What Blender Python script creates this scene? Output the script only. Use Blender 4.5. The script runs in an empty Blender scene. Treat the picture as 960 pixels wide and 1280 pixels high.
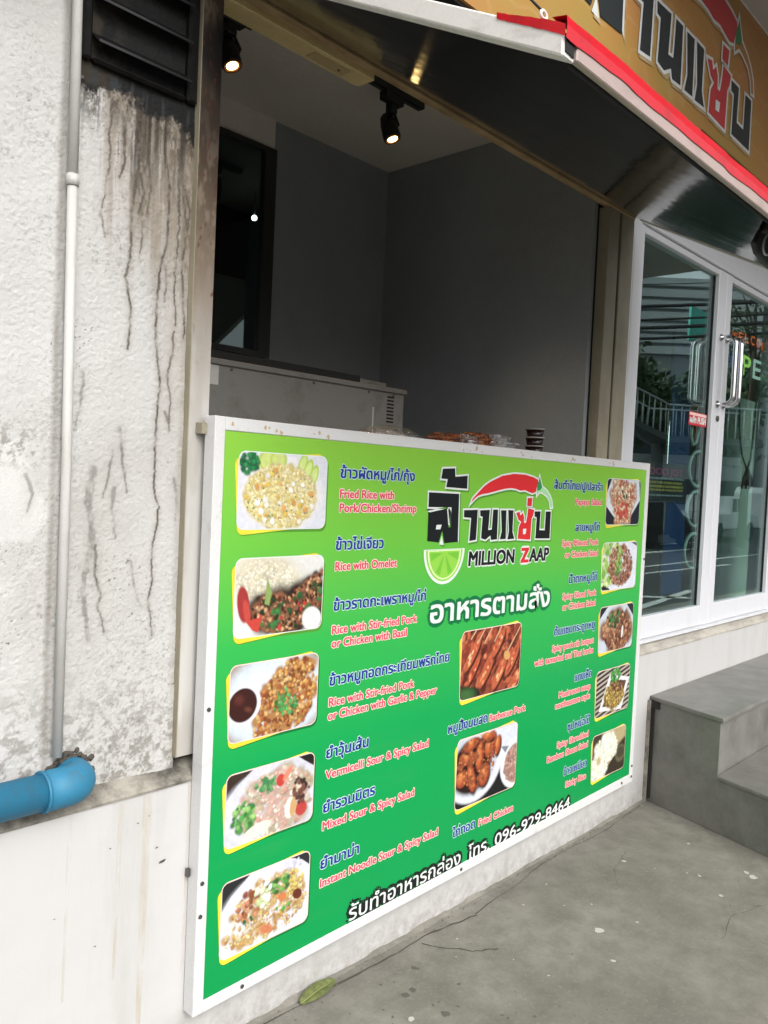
import bpy, bmesh, math, random
import numpy as np
from mathutils import Vector, Matrix
R = math.radians
rnd = random.Random(7)
scene = bpy.context.scene
COL = scene.collection

# ------------------------------------------------------------------ camera
CAM = Vector((-3.8612, -1.7232, 1.5))
cam_d = bpy.data.cameras.new('camera')
cam = bpy.data.objects.new('camera', cam_d); COL.objects.link(cam)
fwd = Vector((0.73674712, 0.6751837, -0.036478)); rgt = Vector((0.6761564, -0.73534006, 0.04568936)); dwn = Vector((0.00402498, -0.05832634, -0.99828946))
rot = Matrix((rgt, -dwn, -fwd)).transposed()
cam.matrix_world = Matrix.Translation(CAM) @ rot.to_4x4()
cam_d.sensor_fit = 'VERTICAL'; cam_d.sensor_height = 34.0
cam_d.lens = 1035.53 / 1280 * 34.0
cam_d.clip_start = 0.05; cam_d.clip_end = 2000
scene.camera = cam

# ------------------------------------------------------------------ world, sun, exposure
SUN_EL, SUN_AZ = R(42), R(196)      # azimuth clockwise from +Y (into the building)
w = bpy.data.worlds.new('World'); scene.world = w; w.use_nodes = True
nt = w.node_tree; nt.nodes.clear()
wo = nt.nodes.new('ShaderNodeOutputWorld'); bg = nt.nodes.new('ShaderNodeBackground')
sky = nt.nodes.new('ShaderNodeTexSky'); sky.sky_type = 'NISHITA'; sky.sun_disc = False
sky.sun_elevation = SUN_EL; sky.sun_rotation = SUN_AZ; sky.dust_density = 4.0; sky.air_density = 1.0
hsv = nt.nodes.new('ShaderNodeHueSaturation'); hsv.inputs['Saturation'].default_value = 0.22; hsv.inputs['Value'].default_value = 1.15
nt.links.new(sky.outputs[0], hsv.inputs['Color']); nt.links.new(hsv.outputs[0], bg.inputs['Color'])
bg.inputs['Strength'].default_value = 0.15
nt.links.new(bg.outputs[0], wo.inputs['Surface'])
sun_d = bpy.data.lights.new('sun', 'SUN'); sun_d.energy = 0.75; sun_d.angle = R(50); sun_d.color = (1.0, 0.98, 0.95)
sun = bpy.data.objects.new('sun', sun_d); COL.objects.link(sun)
sd = Vector((math.sin(SUN_AZ)*math.cos(SUN_EL), math.cos(SUN_AZ)*math.cos(SUN_EL), math.sin(SUN_EL)))
sun.rotation_euler = (-sd).to_track_quat('-Z', 'Y').to_euler()
sun.location = (0, -6, 12)
scene.view_settings.view_transform = 'Standard'; scene.view_settings.look = 'None'
scene.view_settings.exposure = 0.68; scene.view_settings.gamma = 1.0
scene.cycles.max_bounces = 8; scene.cycles.diffuse_bounces = 4; scene.cycles.glossy_bounces = 5
scene.cycles.transparent_max_bounces = 12; scene.cycles.use_denoising = True

# ------------------------------------------------------------------ colour + material helpers
def S(h, a=1.0):
    h = h.lstrip('#'); v = [int(h[i:i+2], 16)/255 for i in (0, 2, 4)]
    return tuple([(c/12.92 if c <= .04045 else ((c+.055)/1.055)**2.4) for c in v]) + (a,)
def S3(h): return np.array(S(h)[:3])

class NM:
    """small node-material builder"""
    def __init__(s, name):
        s.m = bpy.data.materials.new(name); s.m.use_nodes = True
        s.t = s.m.node_tree; s.t.nodes.clear()
        s.out = s.n('ShaderNodeOutputMaterial')
    def n(s, typ, **kw):
        nd = s.t.nodes.new(typ)
        for k, v in kw.items(): setattr(nd, k, v)
        return nd
    def l(s, a, b): s.t.links.new(a, b)
    def coord(s, scale=(1, 1, 1)):
        tc = s.n('ShaderNodeNewGeometry'); mp = s.n('ShaderNodeMapping'); mp.inputs['Scale'].default_value = scale
        s.l(tc.outputs['Position'], mp.inputs['Vector']); return mp.outputs[0]
    def noise(s, scale, detail=4, rough=.6, vec=None, stretch=(1, 1, 1)):
        nn = s.n('ShaderNodeTexNoise'); nn.inputs['Scale'].default_value = scale; nn.inputs['Detail'].default_value = detail
        nn.inputs['Roughness'].default_value = rough; s.l(vec or s.coord(stretch), nn.inputs['Vector']); return nn.outputs['Fac']
    def ramp(s, fac, stops):
        r = s.n('ShaderNodeValToRGB'); cr = r.color_ramp
        cr.elements[0].position, cr.elements[0].color = stops[0]; cr.elements[1].position, cr.elements[1].color = stops[-1]
        for p, c in stops[1:-1]:
            e = cr.elements.new(p); e.color = c
        s.l(fac, r.inputs[0]); return r.outputs[0]
    def mix(s, fac, a, b, mode='MIX'):
        m = s.n('ShaderNodeMix', data_type='RGBA', blend_type=mode)
        for sock, v in ((m.inputs[0], fac), (m.inputs[6], a), (m.inputs[7], b)):
            if hasattr(v, 'is_linked') or hasattr(v, 'links'): s.l(v, sock)
            else: sock.default_value = v
        return m.outputs[2]
    def bump(s, h, strength=.3, dist=.005, normal=None):
        b = s.n('ShaderNodeBump'); b.inputs['Strength'].default_value = strength; b.inputs['Distance'].default_value = dist
        s.l(h, b.inputs['Height'])
        if normal: s.l(normal, b.inputs['Normal'])
        return b.outputs[0]
    def bsdf(s, color, rough=.5, metal=0, normal=None, spec=.5, **kw):
        b = s.n('ShaderNodeBsdfPrincipled')
        for sock, v in ((b.inputs['Base Color'], color), (b.inputs['Roughness'], rough), (b.inputs['Metallic'], metal)):
            if hasattr(v, 'links'): s.l(v, sock)
            else: sock.default_value = v
        b.inputs['Specular IOR Level'].default_value = spec
        for k, v in kw.items(): b.inputs[k].default_value = v
        if normal: s.l(normal, b.inputs['Normal'])
        s.l(b.outputs[0], s.out.inputs['Surface']); return b

def dirty(name, col, dirt, amt=.5, scale=6, rough=.5, metal=0, stretch=(1, 1, 1), bump=.15, fine=180, lo=.5, hi=.75, spec=.5):
    k = NM(name); n1 = k.noise(scale, 8, .7, stretch=stretch); n2 = k.noise(fine, 3, .6)
    m = k.ramp(n1, [(lo, (0, 0, 0, 1)), (hi, (amt, amt, amt, 1))])
    c = k.mix(m, col, dirt)
    c = k.mix(.10, c, k.ramp(n2, [(.3, (.25, .25, .25, 1)), (.7, (1, 1, 1, 1))]), 'MULTIPLY')
    k.bsdf(c, rough, metal, k.bump(n2, bump, .002), spec); return k.m
def plain(name, col, rough=.5, metal=0, spec=.5, **kw):
    k = NM(name); n = k.noise(40, 4, .6)
    c = k.mix(.12, col, k.ramp(n, [(.35, (.45, .45, .45, 1)), (.65, (1, 1, 1, 1))]), 'MULTIPLY')
    k.bsdf(c, rough, metal, None, spec, **kw); return k.m
def printed(name, col, rough=.35):
    k = NM(name); k.bsdf(col, rough, 0, None, .35); return k.m
def emit(name, col, strength):
    k = NM(name); e = k.n('ShaderNodeEmission'); e.inputs[0].default_value = col; e.inputs[1].default_value = strength
    k.l(e.outputs[0], k.out.inputs['Surface']); return k.m
def glass(name, tint, refl=1.0, rough=0.0):
    k = NM(name); tr = k.n('ShaderNodeBsdfTransparent'); tr.inputs[0].default_value = tint
    gl = k.n('ShaderNodeBsdfGlossy'); gl.inputs['Roughness'].default_value = rough; gl.inputs[0].default_value = (.84, 1, .98, 1)
    k.l(k.bump(k.noise(2.2, 2, .4), .014, .02), gl.inputs['Normal'])
    fr = k.n('ShaderNodeFresnel'); fr.inputs['IOR'].default_value = 1.52
    mu = k.n('ShaderNodeMath', operation='MULTIPLY'); mu.use_clamp = True; mu.inputs[1].default_value = refl
    gb = k.n('ShaderNodeNewGeometry'); ma = k.n('ShaderNodeMapRange'); ma.inputs[3].default_value = 1.52; ma.inputs[4].default_value = 1/1.52
    k.l(gb.outputs['Backfacing'], ma.inputs[0]); k.l(ma.outputs[0], fr.inputs['IOR'])
    k.l(fr.outputs[0], mu.inputs[0]); mx = k.n('ShaderNodeMixShader')
    k.l(mu.outputs[0], mx.inputs[0]); k.l(tr.outputs[0], mx.inputs[1]); k.l(gl.outputs[0], mx.inputs[2])
    k.l(mx.outputs[0], k.out.inputs['Surface']); return k.m
def vcol(name, rough=.9, bump=0, scale=300, spec=.3):
    k = NM(name); a = k.n('ShaderNodeAttribute', attribute_name='col')
    nrm = None
    if bump:
        nrm = k.bump(k.noise(scale, 5, .7), bump, .004)
    k.bsdf(a.outputs['Color'], rough, 0, nrm, spec); return k.m

# ------------------------------------------------------------------ object helpers
def wpos(o):
    p = Vector(o.location); q = o.parent
    while q: p += Vector(q.location); q = q.parent
    return p
def thing(name, label, cat, loc=(0, 0, 0), group=None, kind=None):
    o = bpy.data.objects.new(name, None); COL.objects.link(o); o.location = loc; o.empty_display_size = .1
    return tag(o, label, cat, group, kind)
def tag(o, label=None, cat=None, group=None, kind=None):
    if label: o['label'] = label
    if cat: o['category'] = cat
    if group: o['group'] = group
    if kind: o['kind'] = kind
    return o
def mesh_obj(name, me, parent=None, label=None, loc=(0, 0, 0)):
    o = bpy.data.objects.new(name, me); COL.objects.link(o)
    if parent is not None: o.parent = parent
    o.location = loc
    if label: o['label'] = label
    return o
class MB:
    """collects shapes in world coordinates, builds ONE mesh object"""
    def __init__(s): s.bm = bmesh.new(); s.smooth = False
    def hull8(s, p, mi=0):
        v = [s.bm.verts.new(q) for q in p]
        for f in ((0, 3, 2, 1), (4, 5, 6, 7), (0, 1, 5, 4), (1, 2, 6, 5), (2, 3, 7, 6), (3, 0, 4, 7)):
            fc = s.bm.faces.new([v[i] for i in f]); fc.material_index = mi
        return s
    def box(s, x0, x1, y0, y1, z0, z1, mi=0):
        return s.hull8([(x0, y0, z0), (x1, y0, z0), (x1, y1, z0), (x0, y1, z0), (x0, y0, z1), (x1, y0, z1), (x1, y1, z1), (x0, y1, z1)], mi)
    def prism_xz(s, poly, y0, y1, mi=0):
        a = [s.bm.verts.new((x, y0, z)) for x, z in poly]; b = [s.bm.verts.new((x, y1, z)) for x, z in poly]
        return s._cap(a, b, mi)
    def prism_xy(s, poly, z0, z1, mi=0):
        a = [s.bm.verts.new((x, y, z0)) for x, y in poly]; b = [s.bm.verts.new((x, y, z1)) for x, y in poly]
        return s._cap(a, b, mi)
    def prism_yz(s, poly, x0, x1, mi=0):
        a = [s.bm.verts.new((x0, y, z)) for y, z in poly]; b = [s.bm.verts.new((x1, y, z)) for y, z in poly]
        return s._cap(a, b, mi)
    def _cap(s, a, b, mi):
        n = len(a); fs = [s.bm.faces.new(a), s.bm.faces.new(b[::-1])]
        for i in range(n): fs.append(s.bm.faces.new((a[i], b[i], b[(i+1) % n], a[(i+1) % n])))
        for f in fs: f.material_index = mi
        return s
    def tube(s, pts, r, n=12, mi=0, closed=False, caps=True):
        pts = [Vector(p) for p in pts]; rr = r if hasattr(r, '__len__') else [r]*len(pts)
        rings = []; N = len(pts); up = None
        for i, p in enumerate(pts):
            if closed: t = pts[(i+1) % N] - pts[i-1]
            else: t = pts[min(i+1, N-1)] - pts[max(i-1, 0)]
            t.normalize()
            if up is None:
                up = Vector((0, 0, 1)) if abs(t.z) < .9 else Vector((1, 0, 0))
            a = t.cross(up).normalized(); up = a.cross(t).normalized()
            rings.append([s.bm.verts.new(p + a*math.cos(2*math.pi*k/n)*rr[i] + up*math.sin(2*math.pi*k/n)*rr[i]) for k in range(n)])
        M = N if closed else N-1
        for i in range(M):
            A, B = rings[i], rings[(i+1) % N]
            for k in range(n):
                f = s.bm.faces.new((A[k], A[(k+1) % n], B[(k+1) % n], B[k])); f.smooth = True; f.material_index = mi
        if caps and not closed:
            for q in (rings[0][::-1], rings[-1]):
                f = s.bm.faces.new(q); f.material_index = mi
        return s
    def blob(s, c, r, sub=2, jit=.0, mi=0, rz=0):
        res = bmesh.ops.create_icosphere(s.bm, subdivisions=sub, radius=1)
        for v in res['verts']:
            k = 1 + jit*(math.sin(v.co.x*9+c[0]*30)*math.cos(v.co.y*8+c[1]*20)+math.sin(v.co.z*11))
            x, y, z = v.co.x*r[0]*k, v.co.y*r[1]*k, v.co.z*r[2]*k
            v.co = (c[0]+x*math.cos(rz)-y*math.sin(rz), c[1]+x*math.sin(rz)+y*math.cos(rz), c[2]+z)
            for f in v.link_faces: f.smooth = True; f.material_index = mi
        return s
    def face(s, pts, mi=0):
        f = s.bm.faces.new([s.bm.verts.new(p) for p in pts]); f.material_index = mi; return s
    def build(s, name, mats, parent=None, label=None, bevel=0, seg=1):
        bmesh.ops.recalc_face_normals(s.bm, faces=s.bm.faces)
        if bevel:
            es = [e for e in s.bm.edges if len(e.link_faces) == 2 and e.calc_face_angle(0) > .5]
            bmesh.ops.bevel(s.bm, geom=es, offset=bevel, segments=seg, profile=.6, affect='EDGES', clamp_overlap=True)
        org = Vector((0, 0, 0))
        if parent is not None: org = wpos(parent)
        else:
            xs = [v.co for v in s.bm.verts]
            org = Vector(((min(v.x for v in xs)+max(v.x for v in xs))/2, (min(v.y for v in xs)+max(v.y for v in xs))/2, min(v.z for v in xs)))
        loc = Vector((0, 0, 0)) if parent is not None else org
        bmesh.ops.translate(s.bm, verts=s.bm.verts, vec=-org)
        me = bpy.data.meshes.new(name); s.bm.to_mesh(me); s.bm.free()
        for m in (mats if isinstance(mats, (list, tuple)) else [mats]): me.materials.append(m)
        return mesh_obj(name, me, parent, label, loc)
def grid_obj(name, P, C, mat, parent=None, thick=None):
    """P: (ny,nx,3) world positions, C: (ny,nx,3) linear colours"""
    ny, nx = P.shape[:2]; org = np.array(wpos(parent)) if parent is not None else np.zeros(3)
    V = (P - org).reshape(-1, 3).astype(np.float32)
    i = np.arange(ny*nx).reshape(ny, nx)
    F = np.stack([i[:-1, :-1], i[:-1, 1:], i[1:, 1:], i[1:, :-1]], -1).reshape(-1, 4)
    me = bpy.data.meshes.new(name); me.vertices.add(len(V)); me.vertices.foreach_set('co', V.ravel())
    me.loops.add(F.size); me.loops.foreach_set('vertex_index', F.ravel().astype(np.int32))
    me.polygons.add(len(F)); me.polygons.foreach_set('loop_start', np.arange(0, F.size, 4, dtype=np.int32))
    me.polygons.foreach_set('loop_total', np.full(len(F), 4, dtype=np.int32))
    me.update(); me.validate()
    a = me.color_attributes.new('col', 'FLOAT_COLOR', 'POINT')
    cc = np.concatenate([np.clip(C, 0, 1).reshape(-1, 3), np.ones((ny*nx, 1))], 1).astype(np.float32)
    a.data.foreach_set('color', cc.ravel())
    me.polygons.foreach_set('use_smooth', np.ones(len(F), dtype=bool))
    me.materials.append(mat)
    return mesh_obj(name, me, parent)
def dup(root, d, label=None, group=None):
    r = root.copy(); COL.objects.link(r); r.location = Vector(root.location) + Vector(d)
    if label: r['label'] = label
    if group: r['group'] = group
    for ch in root.children:
        c = ch.copy(); COL.objects.link(c); c.parent = r
        for g in ch.children:
            e = g.copy(); COL.objects.link(e); e.parent = c
    return r
# value noise evaluated at world coordinates
def _h(ix, iy, seed):
    n = (ix.astype(np.int64)*374761393 + iy.astype(np.int64)*668265263 + seed*1442695041) & 0xffffffff
    n = ((n ^ (n >> 13))*1274126177) & 0xffffffff
    return ((n ^ (n >> 16)) & 0xffff)/65535.0
def vn(x, y, seed=0):
    ix, iy = np.floor(x), np.floor(y); fx, fy = x-ix, y-iy
    fx = fx*fx*(3-2*fx); fy = fy*fy*(3-2*fy); ix = ix.astype(np.int64); iy = iy.astype(np.int64)
    return (_h(ix, iy, seed)*(1-fx)+_h(ix+1, iy, seed)*fx)*(1-fy)+(_h(ix, iy+1, seed)*(1-fx)+_h(ix+1, iy+1, seed)*fx)*fy
def fbm(x, y, o=5, seed=0, g=.55):
    s = 0; a = 1; t = 0
    for k in range(o):
        s = s + a*vn(x*2**k+17.3*k, y*2**k-9.1*k, seed+k*31); t += a; a *= g
    return s/t
def sm(a, b, x): t = np.clip((x-a)/(b-a), 0, 1); return t*t*(3-2*t)
def mixc(C, col, m): return C*(1-m[..., None]) + np.asarray(col)[..., :3]*m[..., None]
def seg_dist(X, Y, pts):
    d = np.full(X.shape, 9.0); tt = np.zeros(X.shape); n = len(pts)-1
    for i in range(n):
        ax, ay = pts[i]; bx, by = pts[i+1]; ux, uy = bx-ax, by-ay; L = ux*ux+uy*uy
        t = np.clip(((X-ax)*ux+(Y-ay)*uy)/L, 0, 1); q = np.hypot(X-ax-t*ux, Y-ay-t*uy)
        m = q < d; d = np.where(m, q, d); tt = np.where(m, (i+t)/n, tt)
    return d, tt

# ------------------------------------------------------------------ materials
M = {}
M['wall_paint'] = vcol('rough_render_paint', .85, .6, 240)
k = NM('white_plinth_paint')
big = k.noise(3.2, 8, .7, stretch=(2.5, 1, .35)); sp = k.noise(38, 6, .75); fi = k.noise(150, 3, .6)
ge = k.n('ShaderNodeNewGeometry'); sz_ = k.n('ShaderNodeSeparateXYZ'); k.l(ge.outputs['Position'], sz_.inputs[0])
mr = k.n('ShaderNodeMapRange'); mr.inputs[1].default_value = .16; mr.inputs[2].default_value = .0; k.l(sz_.outputs[2], mr.inputs[0])
col = k.mix(k.ramp(big, [(.5, (0, 0, 0, 1)), (.8, (.5, .5, .5, 1))]), S('#bab9b8'), S('#98958d'))
mm = k.n('ShaderNodeMath', operation='MULTIPLY'); k.l(mr.outputs[0], mm.inputs[0]); k.l(k.ramp(k.noise(22, 8, .75), [(.35, (0, 0, 0, 1)), (.65, (.9, .9, .9, 1))]), mm.inputs[1])
col = k.mix(mm.outputs[0], col, S('#86827a'))
col = k.mix(k.ramp(sp, [(.66, (0, 0, 0, 1)), (.76, (.45, .45, .45, 1))]), col, S('#8f8b84'))
col = k.mix(k.ramp(k.noise(9, 6, .8, stretch=(6, 1, .5)), [(.62, (0, 0, 0, 1)), (.75, (.35, .35, .35, 1))]), col, S('#9c978c'))
k.bsdf(col, .55, 0, k.bump(fi, .15, .003, k.bump(k.noise(5, 3, .5), .3, .02))); M['plinth'] = k.m
M['ledge'] = dirty('grimy_mortar', S('#9c978c'), S('#3d3a34'), .95, 9, .9, 0, (1, 1, 1), .6, 140, .38, .66)
M['pave'] = None
M['white_frame'] = dirty('worn_white_frame', S('#d0d0cf'), S('#8d8678'), .6, 14, .42, 0, (1, 1, 1), .1, 160, .6, .8)
M['door_white'] = dirty('white_powder_coat', S('#d4d5d9'), S('#b5b3ae'), .35, 9, .35, 0, (1, 1, .3), .04, 200, .55, .8)
M['post'] = dirty('grubby_beige_post', S('#98917d'), S('#766c58'), .6, 5, .5, 0, (1.5, 1.5, .8), .1, 150, .4, .7)
M['beam'] = dirty('tan_painted_beam', S('#b59c74'), S('#6f5a3c'), .8, 12, .6, 0, (.5, 2, 2), .2, 150, .4, .7)
M['housing'] = dirty('yellowed_plastic', S('#d8c792'), S('#a38f5c'), .6, 8, .5, 0, (1, 1, 1), .05, 150, .45, .75)
M['black'] = plain('matt_black', S('#141414'), .5)
M['seam'] = plain('black_gasket', S('#0c0c0d'), .7)
M['chrome'] = NM('polished_steel'); M['chrome'].bsdf(S('#d8d8da'), .12, 1.0); M['chrome'] = M['chrome'].m
M['screw'] = plain('dull_screw', S('#6b6b68'), .4, .8)
M['interior'] = dirty('grey_kitchen_panel', S('#969b9d'), S('#787a78'), .5, 2.5, .38, 0, (1, 1, 1), .05, 60, .4, .8)
M['ceiling'] = dirty('kitchen_ceiling', S('#e9e4d8'), S('#cfc6b4'), .4, 2, .7, 0, (1, 1, 1), .05, 60, .4, .8)
M['cabinet'] = dirty('off_white_enamel', S('#8c8a84'), S('#5a4f3c'), .7, 6, .4, 0, (1, 1, 1), .06, 120, .5, .75)
M['dark_room'] = plain('dark_room_wall', S('#2c2e30'), .8)
M['steps'] = dirty('grey_polished_steps', S('#7a7973'), S('#55544d'), .9, 7, .36, 0, (1, 1, 1), .05, 120, .38, .75)
M['steps_dark'] = plain('step_joint', S('#25241f'), .9)
M['blue'] = dirty('blue_pvc', S('#2a7697'), S('#4d5c5e'), .9, 16, .6, 0, (1, 1, 1), .06, 160, .52, .8)
M['conduit'] = dirty('painted_conduit', S('#bdbbb7'), S('#8c887c'), .6, 12, .6, 0, (1, 1, .3), .3, 220, .48, .8)
M['red'] = dirty('red_tape', S('#c4071f'), S('#7d1118'), .7, 22, .3, 0, (.6, 1, 1), .1, 120, .52, .8)
M['pink_trim'] = dirty('pink_stained_white_trim', S('#a8968f'), S('#6f5f5a'), .6, 18, .4, 0, (.5, 1, 1), .1, 150, .5, .8)
M['trim'] = dirty('white_box_tube', S('#dcdad5'), S('#8a857c'), .6, 18, .4, 0, (1, .5, 1), .1, 150, .55, .8)

k = NM('mirror_stainless_sheet')   # awning underside
n1 = k.noise(1.6, 3, .5, stretch=(1, 1, 1)); n2 = k.noise(60, 4, .7)
sc_ = k.ramp(n2, [(.3, (.06, .06, .06, 1)), (.8, (.16, .16, .16, 1))])
k.bsdf(k.mix(k.noise(5, 5, .7), S('#8d8d8b'), S('#55534e')), sc_, 1.0, k.bump(n1, .35, .02)); M['awning'] = k.m

k = NM('concrete_pavement')
a = k.noise(1.6, 6, .6); b = k.noise(9, 8, .7); c = k.noise(70, 4, .7); g = k.noise(420, 2, .5)
col = k.ramp(a, [(.32, S('#6e6b63')), (.5, S('#7f7c73')), (.68, S('#908d84'))])
col = k.mix(k.ramp(b, [(.40, (0, 0, 0, 1)), (.66, (.65, .65, .65, 1))]), col, S('#625f57'))
col = k.mix(k.ramp(c, [(.55, (0, 0, 0, 1)), (.75, (.5, .5, .5, 1))]), col, S('#96938c'))
col = k.mix(k.ramp(g, [(.62, (0, 0, 0, 1)), (.72, (.4, .4, .4, 1))]), col, S('#4f4d48'))
k.bsdf(col, .85, 0, k.bump(b, .25, .01, k.bump(g, .4, .003)), .3); M['pave'] = k.m
M['pave_stain'] = plain('oil_spot', S('#5b5953'), .8); M['pave_white'] = plain('white_paint_fleck', S('#b9b7b0'), .8)
M['crack'] = plain('crack_dirt', S('#4b4842'), 1.0)  # dark tone of the pavement cracks, shared by the plinth scuffs
k = NM('asphalt'); k.bsdf(k.ramp(k.noise(60, 5, .8), [(.3, (.035, .035, .037, 1)), (.7, (.07, .07, .072, 1))]), .9); M['asphalt'] = k.m
M['road_paint'] = plain('road_marking_white', S('#d8d8d2'), .7)

# board print
k = NM('green_gradient_print')
ge = k.n('ShaderNodeNewGeometry'); sx = k.n('ShaderNodeSeparateXYZ'); k.l(ge.outputs['Position'], sx.inputs[0])
mr = k.n('ShaderNodeMapRange'); mr.inputs[1].default_value = .14; mr.inputs[2].default_value = 1.62; k.l(sx.outputs[2], mr.inputs[0])
col = k.ramp(mr.outputs[0], [(.0, S('#008a46')), (.40, S('#04934a')), (.62, S('#30a649')), (.8, S('#66b43e')), (1.0, S('#83bb3b'))])
sc2 = k.noise(5, 6, .7, stretch=(.4, 1, 3)); col = k.mix(k.ramp(sc2, [(.55, (0, 0, 0, 1)), (.8, (.12, .12, .12, 1))]), col, S('#5d8a45'))
k.bsdf(col, .3, 0, k.bump(k.noise(3, 3, .5), .4, .012), .4); M['green'] = k.m
M['p_shadow'] = printed('print_dark_green', S('#0b6b33')); M['p_shadow2'] = printed('print_dark_olive', S('#4f8a2c'))
M['p_yellow'] = NM('print_yellow'); M['p_yellow'].bsdf(M['p_yellow'].ramp(M['p_yellow'].noise(7, 2), [(.4, S('#d2c334')), (.6, S('#ded340'))]), .35); M['p_yellow'] = M['p_yellow'].m
M['p_navy'] = printed('print_navy', S('#1a2f8a')); M['p_navy_edge'] = printed('print_pale_edge', S('#b9d8c8'))
M['p_red'] = printed('print_red', S('#d0405a')); M['p_pink'] = printed('print_pink_edge', S('#eccbc2'))
M['p_black'] = printed('print_black', S('#15191a')); M['p_white'] = printed('print_white', S('#d6dcd8'))
M['p_dkgreen'] = printed('print_deep_green', S('#0c6a3c')); M['p_logo_red'] = printed('print_logo_red', S('#d02b30'))
M['p_lime1'] = printed('print_lime_light', S('#d3ecae')); M['p_lime2'] = printed('print_lime_mid', S('#8cc84a')); M['p_lime3'] = printed('print_lime_deep', S('#6fb83a')); M['p_stem'] = printed('print_stem', S('#2f8a4a')); M['p_stem2'] = printed('print_stem_light', S('#9cd39a'))
M['p_logo_green'] = printed('print_leaf_green', S('#84c34a'))
M['photo'] = vcol('printed_photo', .35, 0, spec=.35)
k = NM('orange_sign_face'); n = k.noise(2.2, 3, .5)
wv = k.n('ShaderNodeTexWave', wave_type='RINGS'); wv.inputs['Scale'].default_value = 2.4; wv.inputs['Distortion'].default_value = 14; wv.inputs['Detail'].default_value = 2; k.l(k.coord(), wv.inputs['Vector'])
col = k.ramp(n, [(.3, S('#ab7346')), (.55, S('#a27b3e')), (.75, S('#958543'))])
col = k.mix(k.ramp(wv.outputs['Fac'], [(.95, (0, 0, 0, 1)), (1.0, (.16, .16, .16, 1))]), col, S('#c0a57a'))
k.bsdf(col, .5); M['sign'] = k.m
M['s_dark'] = printed('sign_black', S('#2a2f31')); M['s_white'] = printed('sign_white', S('#c9cdcb')); M['s_red'] = printed('sign_red', S('#b33a3c')); M['s_green'] = printed('sign_green', S('#3d7a52'))
M['soffit'] = dirty('grey_soffit', S('#b9b5b0'), S('#96918b'), .5, 2, .8)
M['glass'] = glass('door_glass', (.80, .90, .87, 1), 1.5)
M['glass_win'] = glass('window_glass', (.72, .76, .76, 1), 1.0)

# ================================================================== GROUND
g = MB(); g.face([(-400, -400, -.16), (400, -400, -.16), (400, 400, -.16), (-400, 400, -.16)])
tag(g.build('road', M['asphalt']), 'dark asphalt road running past the shop', None, None, 'structure')
pv = MB(); pv.box(-30, 60, -2.7, -.002, -.156, 0)
pavement = tag(pv.build('pavement', M['pave']), 'grey worn concrete pavement at the foot of the shop wall', None, None, 'structure')
kb = MB(); kb.box(-30, 60, -2.86, -2.705, -.156, -.004)
tag(kb.build('kerb', M['pave'], None, None, .01), 'concrete kerb along the pavement', None, None, 'structure')
mk = MB()
for (x0, y0, x1, y1, hw) in ((6.5, -3.3, 10.5, -3.9, .07), (11.5, -5.75, 17, -5.6, .06), (15.5, -8.3, 23, -8.5, .12), (19, -9.9, 26, -9.95, .1), (8, -4.6, 9.4, -3.5, .1), (4, -6.3, 40, -6.8, .06)):
    d = Vector((x1-x0, y1-y0)).normalized(); nx, ny = -d.y*hw, d.x*hw
    mk.face([(x0+nx, y0+ny, -.155), (x0-nx, y0-ny, -.155), (x1-nx, y1-ny, -.155), (x1+nx, y1+ny, -.155)])
tag(mk.build('road_marking', M['road_paint']), 'white painted road lines', None, None, 'structure')
# cracks, flecks, stains on the pavement
def crack(pts, w0, z=.0012, mb=None):
    for i in range(len(pts)-1):
        n = 7; (ax, ay), (bx, by) = pts[i], pts[i+1]
        prev = None
        for j in range(n+1):
            t = j/n; x = ax+(bx-ax)*t+rnd.uniform(-.007, .007)*(0 < j < n); y = ay+(by-ay)*t+rnd.uniform(-.007, .007)*(0 < j < n)
            wd = w0*rnd.uniform(.25, 1.1)
            if prev:
                px, py, pw = prev; L = math.hypot(x-px, y-py) or 1; nx, ny = -(y-py)/L, (x-px)/L
                mb.face([(px+nx*pw, py+ny*pw, z), (px-nx*pw, py-ny*pw, z), (x-nx*wd, y-ny*wd, z), (x+nx*wd, y+ny*wd, z)])
            prev = (x, y, wd)
ck = MB()
crack([(-2.42, -.03), (-2.0, -.045), (-1.7, -.05), (-1.5, -.09)], .004, mb=ck)
crack([(-1.78, -.07), (-1.7, -.2), (-1.62, -.26)], .003, mb=ck)
crack([(-.95, -.34), (-.8, -.25), (-.62, -.21)], .0012, mb=ck)
crack([(-1.5, -.08), (-.9, -.03), (-.5, -.045), (-.1, -.02)], .0022, mb=ck)
crack([(-2.12, -.62), (-2.0, -.68), (-1.93, -.78)], .0012, mb=ck)
crack([(-1.0, -.75), (-.8, -.72), (-.62, -.78)], .0011, mb=ck)
tag(ck.build('pavement_crack', M['crack'], pavement), None, None, None, 'stuff')
def spots(n, mat, rng, size, nm, z):
    b = MB()
    for i in range(n):
        x = rnd.uniform(rng[0], rng[1]); y = rnd.uniform(rng[2], rng[3]); r = size*rnd.choice((.3, .4, .5, .7, 1))
        ph = rnd.uniform(0, 6); st = rnd.uniform(.5, 1)
        pts = []
        for q in range(9):
            a = q/9*2*math.pi; rr = r*rnd.uniform(.6, 1.15)
            u, v = math.cos(a)*rr, math.sin(a)*rr*st
            pts.append((x+u*math.cos(ph)-v*math.sin(ph), y+u*math.sin(ph)+v*math.cos(ph), z))
        b.face(pts)
    tag(b.build(nm, mat, pavement), None, None, None, 'stuff')
spots(60, M['pave_white'], (-2.5, .3, -1.6, -.02), .011, 'paint_fleck', .0016)
spots(9, M['pave_white'], (-1.8, -.4, -1.2, -.3), .02, 'gum_spot', .0018)
spots(38, M['pave_stain'], (-2.45, -1.75, -.55, -.12), .014, 'oil_spot', .0014)
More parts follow.
